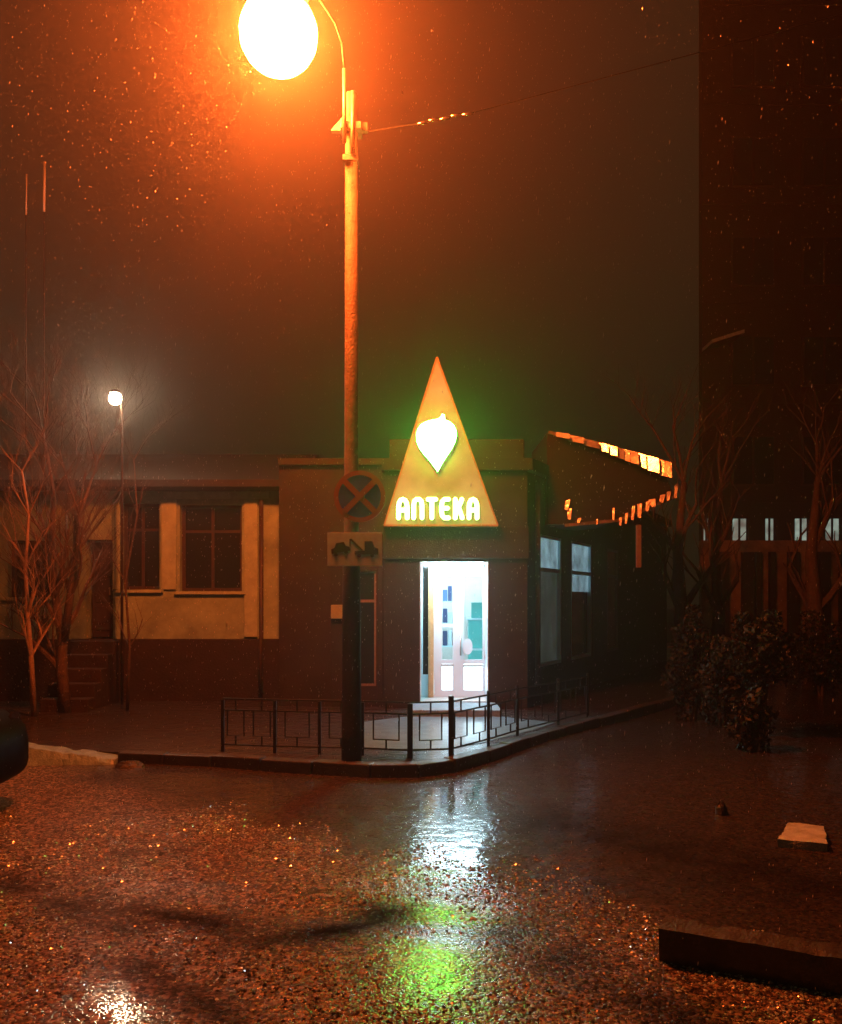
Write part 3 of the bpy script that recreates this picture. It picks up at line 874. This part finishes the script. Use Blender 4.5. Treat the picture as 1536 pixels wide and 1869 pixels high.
big = [((x - cx_) * 1.045 + cx_, (y - cy_) * 1.04 + cy_) for x, y in leafpts]
MB().slab([tp(*p) for p in big][::-1], TY - .055, TY - .004).build('leaf_backing', M['metal_black'], sg)
MB().slab([tp(*p) for p in leafpts][::-1], TY - .075, TY - .056).build('leaf', M['e_leaf'], sg)
glyph = {
    'A': [[(0, 0), (0, .62), (.08, .82), (.25, .96), (.5, 1), (.75, .96), (.92, .82), (1, .62), (1, 0)], [(0, .42), (1, .42)]],
    'P': [[(0, 0), (0, .70), (.10, .92), (.3, 1), (.7, 1), (.9, .92), (1, .70), (1, 0)]],
    'T': [[(0, 1), (1, 1)], [(.5, 1), (.5, 0)]],
    'E': [[(1, 1), (.4, 1), (.12, .90), (0, .65), (0, .35), (.12, .10), (.4, 0), (1, 0)], [(0, .52), (.85, .52)]],
    'K': [[(0, 0), (0, 1)], [(.95, 1), (.55, .62), (.1, .5)], [(.1, .5), (.6, .45), (1, 0)]],
}
lets = [('A', 723, 747), ('P', 750.5, 774), ('T', 776.5, 799), ('E', 801, 822), ('K', 826, 847), ('A', 851, 874)]
for g, x0, x1 in lets:
    r = 4.2
    xa, xb = x0 + r, x1 - r
    ya, yb = 950 - r, 908 + r
    front = MB(); back = MB()
    for j, st in enumerate(glyph[g]):
        pts = []
        for u, v in st:
            X_, Z_ = tp(xa + u * (xb - xa), ya + v * (yb - ya))
            pts.append((X_, TY - .052 - j * .001, Z_))
        for p in pts[1:-1] if len(pts) > 2 else []:
            pass
        # round the ends
        d0 = (Vector(pts[0]) - Vector(pts[1])).normalized(); d1 = (Vector(pts[-1]) - Vector(pts[-2])).normalized()
        R = r / F * TY
        full = [Vector(pts[0]) + d0 * R * .9] + [Vector(pts[0]) + d0 * R * .5] + [Vector(p) for p in pts] + [Vector(pts[-1]) + d1 * R * .5, Vector(pts[-1]) + d1 * R * .9]
        rr = [R * .4, R * .85] + [R] * len(pts) + [R * .85, R * .4]
        front.tube(full, rr, 10, flat=0.7)
        back.tube([v + Vector((0, .028, 0)) for v in full], [q * 1.22 for q in rr], 10, flat=0.8)
    o = back.build('letter_backing', M['metal_black'], sg, smooth=True)
    o = front.build('letter', M['e_letter'], sg, smooth=True)

# small notice box on the pilaster left of the post
nb = MB().box(gx(605, LYW), gx(628, LYW), LYW - .12, LYW - .052, gz(1129, LYW), gz(1104, LYW)).build('notice_box', M['yellow'], bevel=.006)
tag(nb, 'small yellowish box on the pilaster just left of the lamp post', 'box')

# ------------------------------------------------ wedge canopy over the side wing
CY = 12.55
cv = thing('canopy', (gx(1100, CY), CY, gz(950, CY)), 'dark wedge shaped canopy tapering right with bright wet metal edges', 'canopy')
def cp(px, py, y=None):
    return (gx(px, CY), gz(py, CY))
MB().slab([cp(998, 790), cp(1212, 852), cp(1228, 905), cp(1128, 948), cp(1040, 957), cp(998, 957)], CY, CY + 1.7).build('canopy_body', M['roof'], cv)
# upper edge: sheet metal panels, each a little out of true
edge = [(1012, 793), (1035, 799), (1062, 806), (1090, 814), (1106, 819), (1122, 824), (1136, 828), (1146, 831), (1160, 836), (1174, 841), (1196, 848), (1219, 856)]
tilts = [.5, .4, .3, .12, .03, .3, .08, .3, .015, 0.0, .2, .1]
H_ = Vector((-0.443, -0.881, 0.157)).normalized()
for k in range(len(edge) - 1):
    p, q = edge[k], edge[k + 1]
    hh = 9 + 2.0 * k
    a = Vector((*cp(p[0] + .4, p[1] + hh), 0)); 
    base = CY - .03
    x0, z0 = cp(p[0] + .5, p[1] - hh * .3); x1, z1 = cp(q[0] - .5, q[1] - hh * .3)
    h = hh / F * CY
    pc = Vector((*cp((p[0] + q[0]) / 2, (p[1] + q[1]) / 2), 0)); pc = Vector((pc.x, CY, pc.y))
    Hn = ((head - pc).normalized() + (Vector((0, 0, CH)) - pc).normalized()).normalized()
    n = (Hn + Vector((random.uniform(-1, 1), 0, random.uniform(-1, 1))) * tilts[k] * .9).normalized()
    # panel plane normal n: y offset from its normal
    def yof(x, z): return -(n.x * (x - x0) + n.z * (z - (z0 + z1) / 2)) / n.y
    pts = [(x0, z0 - h), (x1, z1 - h), (x1, z1), (x0, z0)]
    v = [Vector((x, base - .06 + yof(x, z), z)) for x, z in pts]
    mb = MB()
    i = 0
    mb.v = [tuple(c) for c in v] + [tuple(c - n * .012) for c in v]
    mb.f = [(0, 1, 2, 3), (7, 6, 5, 4), (0, 4, 5, 1), (1, 5, 6, 2), (2, 6, 7, 3), (3, 7, 4, 0)]
    mb.build('edge_panel', M['wet_metal'], cv)
for (p_, q_) in (((1000, 789), (1216, 849)), ((1128, 950), (1230, 907)), ((1030, 959), (1128, 950))):
    a_, b_ = Vector(cp(*p_)), Vector(cp(*q_))
    dn = (b_ - a_).normalized(); nn = Vector((-dn.y, dn.x)) * .022
    MB().slab([tuple(a_ + nn), tuple(a_ - nn), tuple(b_ - nn), tuple(b_ + nn)], CY - .028, CY - .002).build('fascia_board', M['pole'], cv)
# lower edge: ragged drip strips
low = [(1033, 922, 8, 18), (1039, 938, 8, 20), (1055, 950, 6, 9), (1088, 952, 3, 10), (1118, 938, 4, 22), (1131, 952, 5, 14), (1141, 946, 5, 20), (1153, 936, 6, 26), (1166, 932, 8, 26), (1180, 924, 7, 18), (1192, 918, 12, 14), (1206, 910, 9, 14), (1218, 905, 7, 16), (1231, 896, 6, 26)]
for (px, py, w_, h_) in low:
    x0, z1 = cp(px - w_ / 2, py - h_ / 2); x1, z0 = cp(px + w_ / 2, py + h_ / 2)
    mb = MB(); sk = random.uniform(-.4, .4) * (x1 - x0)
    n = H_; 
    yy = CY - .05
    xs_ = [(x0, z0), (x1 - (x1 - x0) * .35, z0 - .01), (x1 + sk, z1), (x0 + sk, z1 - .01)]
    v = [Vector((x, yy - (n.x * (x - x0) + n.z * (z - z0)) / n.y * .8, z)) for x, z in xs_]
    mb.v = [tuple(c) for c in v] + [tuple(c + Vector((0, .012, 0))) for c in v]
    mb.f = [(0, 1, 2, 3), (7, 6, 5, 4), (0, 4, 5, 1), (1, 5, 6, 2), (2, 6, 7, 3), (3, 7, 4, 0)]
    mb.build('drip_strip', M['wet_metal'], cv)
MB().box(gx(1161, CY), gx(1170, CY), CY - .02, CY + .04, gz(1036, CY), gz(958, CY)).build('hanger', M['pink'], cv, bevel=.006)
MB().box(gx(1010, CY), gx(1018, CY), CY + .3, CY + .36, gz(958, CY), gz(955, CY)).build('bracket', M['metal_grey'], cv)

# ================================================================== TOWER on the right
TWY = 26.0
def wx(px): return gx(px, TWY)
def wz(py): return gz(py, TWY)
tw = thing('tower_block', (14, TWY, 0), 'tall dark tower block filling the right edge with a row of pale lit windows', 'building')
tx0, tx1 = wx(1281), 27.0
tb = 4.9
wl = [(1283, 1298), (1336, 1366), (1396, 1416), (1450, 1477), (1506, 1536), (1566, 1590), (1622, 1650)]
z0, z1 = wz(986), wz(946)
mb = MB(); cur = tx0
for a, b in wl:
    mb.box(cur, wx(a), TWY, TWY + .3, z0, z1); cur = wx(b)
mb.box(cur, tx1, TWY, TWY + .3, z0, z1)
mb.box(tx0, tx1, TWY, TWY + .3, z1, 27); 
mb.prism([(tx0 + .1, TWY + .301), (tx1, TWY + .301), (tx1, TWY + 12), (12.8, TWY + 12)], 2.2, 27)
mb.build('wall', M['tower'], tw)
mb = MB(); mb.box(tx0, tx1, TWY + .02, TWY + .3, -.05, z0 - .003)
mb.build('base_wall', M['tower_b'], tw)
for a, b in wl:
    w = MB(); X0, X1 = wx(a), wx(b); m_ = (X0 + X1) / 2
    w.box(X0, X0 + .04, TWY + .08, TWY + .14, z0, z1); w.box(X1 - .04, X1, TWY + .08, TWY + .14, z0, z1); w.box(m_ - .03, m_ + .03, TWY + .08, TWY + .14, z0, z1)
    win = w.build('window', M['frame_brown'], tw)
    for (p, q) in ((X0 + .04, m_ - .03), (m_ + .03, X1 - .04)):
        o = MB().box(p, q, TWY + .11, TWY + .12, z0, z1).build('pane', M['e_far']); o.parent = win
# dark windows on the floors above
for fl in range(7):
    for c in range(5):
        X0 = tx0 + .9 + c * 2.1; Z0 = 5.0 + fl * 2.95
        win = MB().box(X0 - .05, X0 + 1.25, TWY - .05, TWY - .003, Z0 - .05, Z0 + 1.45).build('window', M['frame_brown'], tw)
        for (p, q) in ((X0, X0 + .57), (X0 + .63, X0 + 1.2)):
            o = MB().box(p, q, TWY - .06, TWY - .051, Z0, Z0 + 1.4).build('pane', M['glass_dark']); o.parent = win
for fl in range(8):
    Z0 = 4.45 + fl * 2.95
    MB().box(tx0 + .02, tx1, TWY - .03, TWY - .002, Z0, Z0 + .10).build('floor_band', M['tower'], tw)
# slanted lit ledge
a = wx(1281); b = wx(1338)
mb = MB(); za, zb = wz(642), wz(624)
mb.slab([(a, za), (b, zb), (b, zb + .10), (a, za + .10)], TWY - .9, TWY - .004)
mb.build('ledge', M['pale_conc'], tw)
for p in (1300, 1318, 1352, 1377, 1402, 1436, 1492, 1530):
    MB().box(wx(p), wx(p + (10 if p % 4 else 20)), TWY - .15, TWY + .015, -.05, z0 - .35).build('column', M['tower'], tw)

# two thin aerials on the ochre building's roof
AY = 14.2
for px, y0_, y1_, w_, lab in ((80, 295, 386, .020, 'taller pale aerial rod high above the ochre building at far left'), (47, 318, 392, .009, 'thinner fainter aerial rod left of the taller one')):
    x_ = gx(px, AY)
    t_ = thing('aerial', (x_, AY, ztop + .4), lab, 'aerial', 'aerials on the ochre roof')
    MB().tube([(x_, AY, ztop + .3), (x_, AY, gz(y1_, AY))], .008, 6).build('mast', M['frame_brown'], t_, smooth=True)
    MB().tube([(x_, AY, gz(y1_, AY)), (x_ + .012, AY, gz(y0_, AY))], w_, 8).build('rod', M['white_paint'], t_, smooth=True)

# ================================================================== SECOND LAMP at left
SLY = 12.40
sp = at(210, 726, SLY)
l2 = thing('mast_lamp', (sp.x + .06, SLY + .1, PZ), 'small bright white ball lamp on a thin dark mast in front of the ochre building', 'lamp')
MB().tube([(sp.x + .06, SLY + .1, PZ), (sp.x + .06, SLY + .1, sp.z - .2), (sp.x + .05, SLY + .06, sp.z + .06), (sp.x, SLY + .02, sp.z + .10)], [.022, .020, .016, .014], 8).build('mast', M['frame_brown'], l2, smooth=True)
MB().lathe([(.02, .12), (.05, .11), (.07, .085), (.07, .07)][::-1], (sp.x, SLY, sp.z), 14).build('lamp_hood', M['metal_black'], l2, smooth=True)
MB().lathe([(.088 * math.cos(t), -.01 + .088 * math.sin(t)) for t in [-math.pi / 2 + .05 + k * (math.pi * .8) / 9 for k in range(10)]], (sp.x, SLY, sp.z), 14).build('lamp_globe', M['e_lamp2'], l2, smooth=True)

# ================================================================== RAILING
rl = thing('railing', (gx(823, 8.36), 8.36, PZ), 'low black iron railing with rectangular meander pattern round the pavement corner', 'railing')
nodes = [(-1.95, 8.62), (-1.42, 8.52), (-.98, 8.46), (-.56, 8.40), (gx(748, 8.28), 8.28), (gx(823, 8.36), 8.36), (gx(891, 8.95), 8.95), (gx(944, 9.55), 9.55), (1.62, 10.35), (2.1, 11.05)]
hgt = .56
for k, (x, y) in enumerate(nodes):
    big_ = k in (4, 5)
    r = .026 if big_ else .016
    MB().box(x - r, x + r, y - r, y + r, PZ - .01, PZ + hgt + (.015 if k == 5 else (-.0 if k > 5 else -.05))).build('post', M['metal_black'], rl, bevel=.004)
def rbar(p, q, z0, z1, r=.0085, name='rail'):
    MB().tube([(p[0], p[1], z0), (q[0], q[1], z1)], r, 6).build(name, M['metal_black'], rl)
for k in range(len(nodes) - 1):
    p = Vector(nodes[k]); q = Vector(nodes[k + 1])
    ln = (q - p).length
    rbar(p, q, PZ + hgt - .04, PZ + hgt - .04, .009, 'top_rail')
    rbar(p, q, PZ + hgt - .15, PZ + hgt - .15, .009, 'rail')
    rbar(p, q, PZ + .07, PZ + .07, .009, 'bottom_rail')
    nb_ = 1 if ln < .5 else 2
    for j in range(nb_):
        c = (j + .5) / nb_; hw = .27 / nb_ if nb_ == 1 else .16
        a = p.lerp(q, c - hw); b = p.lerp(q, c + hw); m_ = p.lerp(q, c); e = p.lerp(q, c - .5 / nb_ + .02)
        mb = MB()
        mb.tube([(a.x, a.y, PZ + hgt - .15), (a.x, a.y, PZ + .16), (b.x, b.y, PZ + .16), (b.x, b.y, PZ + hgt - .15)], .0085, 6)
        mb.build('meander', M['metal_black'], rl)
        rbar(m_, m_, PZ + .07, PZ + .16, .0085, 'stub')
        rbar(m_, m_, PZ + hgt - .15, PZ + hgt - .04, .0085, 'stub')

# ================================================================== KERBS, STONES, SLAB
kb = MB()
kx0, kx1 = -5.2, gx(212, 8.45)
kb.v = [(kx0, 8.24, -.06), (kx1, 8.36, -.06), (kx1, 8.66, -.06), (kx0, 8.66, -.06), (kx0, 8.50, .33), (kx1, 8.44, .06), (kx1, 8.64, .07), (kx0, 8.64, .34)]
kb.f = [(0, 3, 2, 1), (4, 5, 6, 7), (0, 1, 5, 4), (1, 2, 6, 5), (2, 3, 7, 6), (3, 0, 4, 7)]
o = roughen(kb.build('concrete_kerb', M['grey_conc']), 9, .008, 8)
tag(o, 'pale grey sloping concrete kerb beside the black car at left', 'kerb')

def rock(name, c, r, m_, seed, label, cat):
    rnd = random.Random(seed)
    mb = MB(); n = 10; rings = 5
    prof = []
    for i in range(rings + 1):
        t = i / rings * math.pi / 2
        prof.append((math.cos(t) + .02, math.sin(t)))
    mb.lathe(prof, (0, 0, 0), n)
    mb.v = [(c[0] + x * r[0] * rnd.uniform(.82, 1.12), c[1] + y * r[1] * rnd.uniform(.82, 1.12), c[2] + z * r[2] * rnd.uniform(.8, 1.1)) for x, y, z in mb.v]
    return tag(mb.build(name, m_), label, cat)
rock('rock', (gx(237, 8.35), 8.33, -.02), (.155, .10, .085), M['dark_stone'], 3, 'dark flat rock at the low end of the pale sloping kerb', 'rock')
rock('stone_stump', (gx(1316, 6.5), 6.5, -.02), (.05, .05, .12), M['dark_stone'], 5, 'small dark stone stump on the road at right, beyond the pale slab', 'stone')

fk = MB()
p0 = Vector((1.045, 3.87)); p1 = Vector((3.2, 2.80)); 
kd = thing('parking_kerb', (1.045, 3.87, 0), 'long dark concrete kerb block lying at lower right with lit top edge', 'kerb')
d = (p1 - p0).normalized(); L_ = (p1 - p0).length
for k in range(2):
    a = p0 + d * (k * L_ / 2 + .004); b = p0 + d * ((k + 1) * L_ / 2 - .004)
    MB().obox(a, b, .16, -.03, .145).build('kerb_stone', M['kerb'], kd)
for k, o in enumerate(kd.children):
    roughen(o, 9, .005, k * 3.1)
slab_ = MB()
slab_.prism([(gx(1410, 5.75), 5.68), (gx(1504, 5.6), 5.56), (gx(1510, 5.95), 6.0), (gx(1440, 6.1), 6.12)], -.03, .045)
tag(roughen(slab_.build('concrete_slab', M['pale_conc']), 3, .006, 5), 'pale broken concrete slab lying on the dark road at right', 'slab')

# ================================================================== TREES
def branch_tree(mb, p, d, ln, r, depth, rnd, spread=.5, up=.25, twigs=3):
    n = 4
    pts = [p]; rads = [r]
    cur = p.copy(); dd = d.copy()
    for k in range(n):
        dd = (dd + Vector((rnd.uniform(-1, 1), rnd.uniform(-1, 1), rnd.uniform(-.6, 1))) * .13).normalized()
        cur = cur + dd * ln / n
        pts.append(cur.copy()); rads.append(r * (1 - .42 * (k + 1) / n))
    mb.tube(pts, rads, 6 if depth > 2 else 4, caps=(depth == 0))
    if depth == 0:
        return
    for j in range(twigs):
        t = rnd.uniform(.35, 1.0) if j else 1.0
        q = pts[0].lerp(pts[-1], t) if t == 1.0 else pts[int(t * n)]
        az = rnd.uniform(0, 2 * math.pi)
        side = Vector((math.cos(az), math.sin(az) * .8, 0))
        nd = (dd * (1 - spread * .6) + side * spread + Vector((0, 0, up))).normalized()
        branch_tree(mb, q, nd, ln * rnd.uniform(.62, .82), rads[-1] * rnd.uniform(.6, .85), depth - 1, rnd, spread, up, twigs)

def bare_tree(name, base, stems, label, m_, seed, depth=5, twigs=3, ln=.8):
    rnd = random.Random(seed)
    t = thing(name, base, label, 'tree')
    b = Vector(base)
    tr = MB(); cr = MB()
    for (pts, r0_, r1_) in stems:
        P_ = [Vector(p) for p in pts]
        n = len(P_)
        rads = [r0_ + (r1_ - r0_) * k / (n - 1) for k in range(n)]
        tr.tube(P_, rads, 9)
        for k in range(1, n):
            for j in range(2 if k < n - 1 else 3):
                dd = (P_[k] - P_[k - 1]).normalized()
                az = rnd.uniform(0, 6.28)
                dd = (dd + Vector((math.cos(az), math.sin(az) * .7, .3)) * .8).normalized()
                branch_tree(cr, P_[k], dd, ln * rnd.uniform(.7, 1.1), rads[k] * .6, depth - 1 - (k == 1), rnd, .55, .25, twigs)
    tr.build('trunk', m_, t, smooth=True)
    cr.build('branches', m_, t)
    return t
TY1 = 11.6
def q(px, py, Y=TY1, dy=0): 
    v = at(px, py, Y); v.y += dy; return v
bare_tree('bare_tree', (gx(118, TY1), TY1, PZ), [
    ([q(120, 1306), q(112, 1225), q(113, 1165), q(100, 1085), q(88, 1000, dy=.1), q(92, 900, dy=.1), q(78, 790)], .085, .018),
    ([q(116, 1170), q(130, 1090, dy=-.05), q(143, 1020, dy=-.1), q(150, 940, dy=-.1), q(175, 850)], .06, .016),
    ([q(100, 1085), q(120, 1010), q(110, 930, dy=.2)], .03, .015)],
    'forked bare tree with wet dark trunk in front of the ochre building', M['bark'], 11, 5, 4, .75)
TY2 = 11.2
bare_tree('sapling', (gx(60, TY2), TY2, PZ), [
    ([q(62, 1306, TY2), q(56, 1200, TY2), q(50, 1120, TY2), q(46, 1040, TY2), q(52, 940, TY2), q(40, 860, TY2)], .040, .012),
    ([q(56, 1130, TY2), q(74, 1105, TY2), q(92, 1086, TY2)], .014, .007)],
    'slender pale bare sapling at the far left beside the forked tree', M['bark_pale'], 21, 4, 3, .6)
bare_tree('thin_tree', (gx(228, 11.8), 11.8, PZ), [
    ([q(232, 1300, 11.8), q(236, 1180, 11.8), q(228, 1060, 11.8), q(250, 940, 11.8), q(244, 840, 11.8)], .022, .008)],
    'thin young bare tree between the forked tree and the wide windows', M['bark'], 31, 4, 3, .55)
# low scrub in front of the plinth
def shrub(name, c, r, n, m_, seed, label, trunk=False):
    rnd = random.Random(seed)
    t = thing(name, (c[0], c[1], 0), label, 'shrub')
    mb = MB()
    for k in range(n):
        while True:
            u = Vector((rnd.uniform(-1, 1), rnd.uniform(-1, 1), rnd.uniform(-1, 1)))
            if .15 < u.length < 1: break
        u = u * (.85 + .3 * math.sin(u.x * 7 + seed) * math.sin(u.z * 6))
        p = Vector((c[0] + u.x * r[0], c[1] + u.y * r[1], c[2] + u.z * r[2]))
        a = Vector((rnd.uniform(-1, 1), rnd.uniform(-1, 1), rnd.uniform(-1, 1))).normalized()
        b = a.cross(Vector((rnd.uniform(-1, 1), rnd.uniform(-1, 1), rnd.uniform(-1, 1)))).normalized()
        s = rnd.uniform(.02, .05)
        mb.poly([p - a * s, p + b * s * .5, p + a * s, p - b * s * .5])
    mb.build('foliage', m_, t)
    st = MB()
    for k in range(7):
        az = rnd.uniform(0, 6.28)
        st.tube([(c[0] + .03 * math.cos(az), c[1] + .03 * math.sin(az), -.03), (c[0] + .1 * math.cos(az), c[1] + .1 * math.sin(az), c[2] - r[2] * .4), (c[0] + r[0] * .5 * math.cos(az), c[1] + r[1] * .5 * math.sin(az), c[2] + r[2] * .3)], [.03, .02, .008], 5)
    st.build('stem', M['bark'], t)
    return t
sh = [((gx(1385, 10.2), 10.2, .98), (.40, .42, .50), 5200, 'large rounded dark evergreen shrub, tallest of those on the right verge'),
      ((gx(1370, 9.3), 9.3, .30), (.26, .25, .36), 1800, 'small dark shrub in front of the large rounded one'),
      ((gx(1262, 11.6), 11.6, .75), (.36, .38, .80), 5000, 'upright dark evergreen shrub, leftmost on the right verge'),
      ((gx(1320, 11.0), 11.0, .55), (.36, .36, .60), 3200, 'dark shrub between the upright one and the large rounded one'),
      ((gx(1500, 14.5), 14.5, .70), (.75, .5, .72), 4200, 'wide dark shrub at the right edge before the tower block')]
for k, (c, r, n, lab) in enumerate(sh):
    o = shrub('evergreen_shrub', c, r, n, M['leaf_dark'], 40 + k, lab)
    o['group'] = 'dark shrubs on the right verge'
# dark trunks behind them
for k, (px, Yt, w_, lab) in enumerate(((1240, 15.5, .16, 'dark trunk tree nearest the canopy on the right'), (1308, 17.0, .15, 'dark tree behind the shrubs, left of the large rounded shrub'), (1484, 15.5, .20, 'thick dark tree near the right edge of the picture'))):
    o = bare_tree('roadside_tree', (gx(px, Yt), Yt, 0), [([q(px, HY + F * CH / Yt, Yt), q(px + 3, 1120, Yt), q(px - 4, 1010, Yt), q(px + 8, 880, Yt)], w_, .05)], lab, M['bark'], 60 + k, 4, 3, 1.0)
    o['group'] = 'bare trees by the tower block'

# ================================================================== CAR nose at the left edge
cx0, cyc = -3.06, 6.38
car = thing('parked_car', (cx0 - 2.1, cyc, 0), 'black car whose rounded nose shows at the left edge', 'car')
def loft(st, name, m_, smooth=True):
    mb = MB(); seg = 20
    for (x, w, zb, zt_, e) in st:
        for j in range(seg):
            t = 2 * math.pi * j / seg + math.pi / seg
            c, s = math.cos(t), math.sin(t)
            yy = math.copysign(abs(c) ** e, c) * w / 2
            zz = (zb + zt_) / 2 + math.copysign(abs(s) ** e, s) * (zt_ - zb) / 2
            mb.v.append((cx0 + x, cyc + yy, zz))
    for k in range(len(st) - 1):
        for j in range(seg):
            j2 = (j + 1) % seg
            mb.f.append((k*seg + j, k*seg + j2, (k+1)*seg + j2, (k+1)*seg + j))
    mb.f.append(tuple(range(seg))); mb.f.append(tuple((len(st)-1)*seg + j for j in reversed(range(seg))))
    return mb.build(name, m_, car, smooth=smooth)
loft([(0, .7, .30, .48, .6), (-.04, 1.1, .24, .58, .5), (-.12, 1.4, .20, .66, .45), (-.3, 1.62, .18, .74, .4), (-.7, 1.7, .17, .82, .4), (-1.2, 1.72, .17, .90, .4), (-2.2, 1.74, .17, .94, .4), (-3.4, 1.72, .17, .95, .4), (-4.0, 1.6, .2, .93, .45), (-4.2, 1.3, .3, .8, .5)], 'body', M['car'])
loft([(-1.25, 1.25, .84, .92, .5), (-1.75, 1.3, .86, 1.28, .5), (-2.1, 1.3, .86, 1.40, .5), (-2.9, 1.3, .86, 1.40, .5), (-3.4, 1.3, .86, 1.28, .5), (-3.95, 1.2, .86, .93, .5)], 'cabin_glass', M['glass_dark'])
for wx_ in (-.75, -3.35):
    for s_ in (-1, 1):
        yw = cyc + s_ * .80
        wh = MB().lathe([(.20, -.10), (.29, -.10), (.315, -.07), (.315, .07), (.29, .10), (.20, .10)], (cx0 + wx_, yw, .30), 24, 'y').build('wheel', M['rubber'], car, smooth=True)
        o = MB().lathe([(.05, -.11), (.19, -.10), (.19, .10), (.05, .11)], (cx0 + wx_, yw, .30), 20, 'y').build('rim', M['metal_grey']); o.parent = wh
for s_ in (-1, 1):
    MB().lathe([(.03, 0), (.10, .02), (.11, .05)], (cx0 - .20, cyc + s_ * .56, .60), 14, 'x').build('headlight', M['glass_dark'], car)

# ================================================================== GRIT worked loose from the old asphalt
rg = np.random.default_rng(3)
N = 60000
gy_ = 2.9 + (rg.random(N) ** 1.5) * 4.2
gx_ = (rg.random(N) - .5) * 2 * (.58 * gy_ + .3)
lim = np.minimum(5.75 - .85 * gx_, 6.4) + .35 * np.sin(gx_ * 3.1) + .2 * np.sin(gx_ * 8 + 1)
clump = np.sin(gx_ * 2.3 + 1) * np.sin(gy_ * 2.9) + .5 * np.sin(gx_ * 6.1 + gy_ * 4.7)
keep = (gy_ < lim) & (rg.random(N) < .62 + .3 * clump)
ix = np.clip(((gx_ + 13) / .1).round().astype(int), 0, nx - 1); iy = np.clip(((gy_ - 1.2) / .1).round().astype(int), 0, ny - 1)
keep &= rg.random(N) > rut_shade[iy, ix] * 1.3
keep &= rg.random(N) > np.where(pud[iy, ix] > .5, 1.2, pud[iy, ix] * 1.1)
gx_, gy_ = gx_[keep], gy_[keep]
gz_ = Z[iy, ix][keep]
n_ = len(gx_)
ra = rg.uniform(.0040, .0120, n_); th = rg.uniform(0, 6.28, n_)
octa = np.array([(1, 0, .15), (.1, .9, .1), (-.85, .1, .2), (-.1, -1, .1), (.15, .1, .75), (0, 0, -.5)])
co, si = np.cos(th), np.sin(th)
V = np.empty((n_, 6, 3))
st_ = rg.uniform(.6, 1.2, n_)
for k in range(6):
    u, v, w_ = octa[k]
    u = u * st_
    V[:, k, 0] = gx_ + (u * co - v * si) * ra
    V[:, k, 1] = gy_ + (u * si + v * co) * ra
    V[:, k, 2] = gz_ + w_ * ra * rg.uniform(.6, 1.1, n_)
tri = np.array([(0, 1, 4), (1, 2, 4), (2, 3, 4), (3, 0, 4), (1, 0, 5), (2, 1, 5), (3, 2, 5), (0, 3, 5)])
Fc = (tri[None] + (np.arange(n_) * 6)[:, None, None]).reshape(-1, 3)
me = bpy.data.meshes.new('gravel'); me.from_pydata(V.reshape(-1, 3).tolist(), [], Fc.tolist()); me.update()
gm = mat('wet grit', (.1, .1, .1), .3, .6, coat=1.0, coat_rough=.07)
t = gm.node_tree
ge = t.nodes.new('ShaderNodeNewGeometry'); cr = t.nodes.new('ShaderNodeValToRGB')
cr.color_ramp.elements[0].color = (.02, .017, .015, 1); cr.color_ramp.elements[1].color = (.60, .85, .82, 1)
cr.color_ramp.elements[0].position = .35
t.links.new(ge.outputs['Random Per Island'], cr.inputs[0]); t.links.new(cr.outputs[0], t.nodes['Principled BSDF'].inputs['Base Color'])
me.materials.append(gm)
gv = bpy.data.objects.new('gravel', me); C.objects.link(gv)
tag(gv, 'wet grit and small stones strewn over the near road', 'gravel', kind='stuff')

# ================================================================== RAIN and HAZE
rnd = random.Random(5)
mb = MB()
for k in range(20000):
    Yd = rnd.uniform(1.6, 16) if k % 3 else rnd.uniform(5.0, 9.5)
    xh = .50 * Yd
    x = rnd.uniform(-xh, xh); z = rnd.uniform(.1, CH + .70 * Yd)
    r = rnd.uniform(.0005, .0013) * (1 + Yd / 12)
    h = r * rnd.uniform(2, 6)
    if rnd.random() > math.exp(-max(0, math.hypot(x - head.x, Yd - LY) - 1.5) / 3.2) + .12: continue
    dx = h * .1
    i = len(mb.v)
    mb.v += [(x + r, Yd, z), (x - r * .5, Yd + r * .87, z), (x - r * .5, Yd - r * .87, z), (x + dx, Yd, z + h), (x - dx, Yd, z - h)]
    mb.f += [(i, i+1, i+3), (i+1, i+2, i+3), (i+2, i, i+3), (i+1, i, i+4), (i+2, i+1, i+4), (i, i+2, i+4)]
me = bpy.data.meshes.new('rain'); me.from_pydata(mb.v, [], mb.f); me.update()
M['drop'] = mat('rain drop', (0.85, 0.85, 0.85), 0.2, 0.5)
me.materials.append(M['drop'])
rain = bpy.data.objects.new('rain', me); C.objects.link(rain)
tag(rain, 'fine falling rain drops catching the lamp light', 'rain', kind='stuff')

hz = MB().box(-142, 142, -22, 152, -1.3, 29).build('haze', M['drop'])
hm = bpy.data.materials.new('rain haze')
hm.use_nodes = True
t = hm.node_tree
for n in list(t.nodes): t.nodes.remove(n)
o = t.nodes.new('ShaderNodeOutputMaterial')
v = t.nodes.new('ShaderNodeVolumePrincipled')
v.inputs['Color'].default_value = (0.85, 0.85, 0.85, 1)
v.inputs['Density'].default_value = HAZE_DENSITY
v.inputs['Anisotropy'].default_value = 0.87
t.links.new(v.outputs[0], o.inputs['Volume'])
hm.cycles.volume_sampling = 'EQUIANGULAR'
hz.data.materials.clear(); hz.data.materials.append(hm)
tag(hz, 'thin rainy night haze glowing round the street lamp', 'haze', kind='stuff')
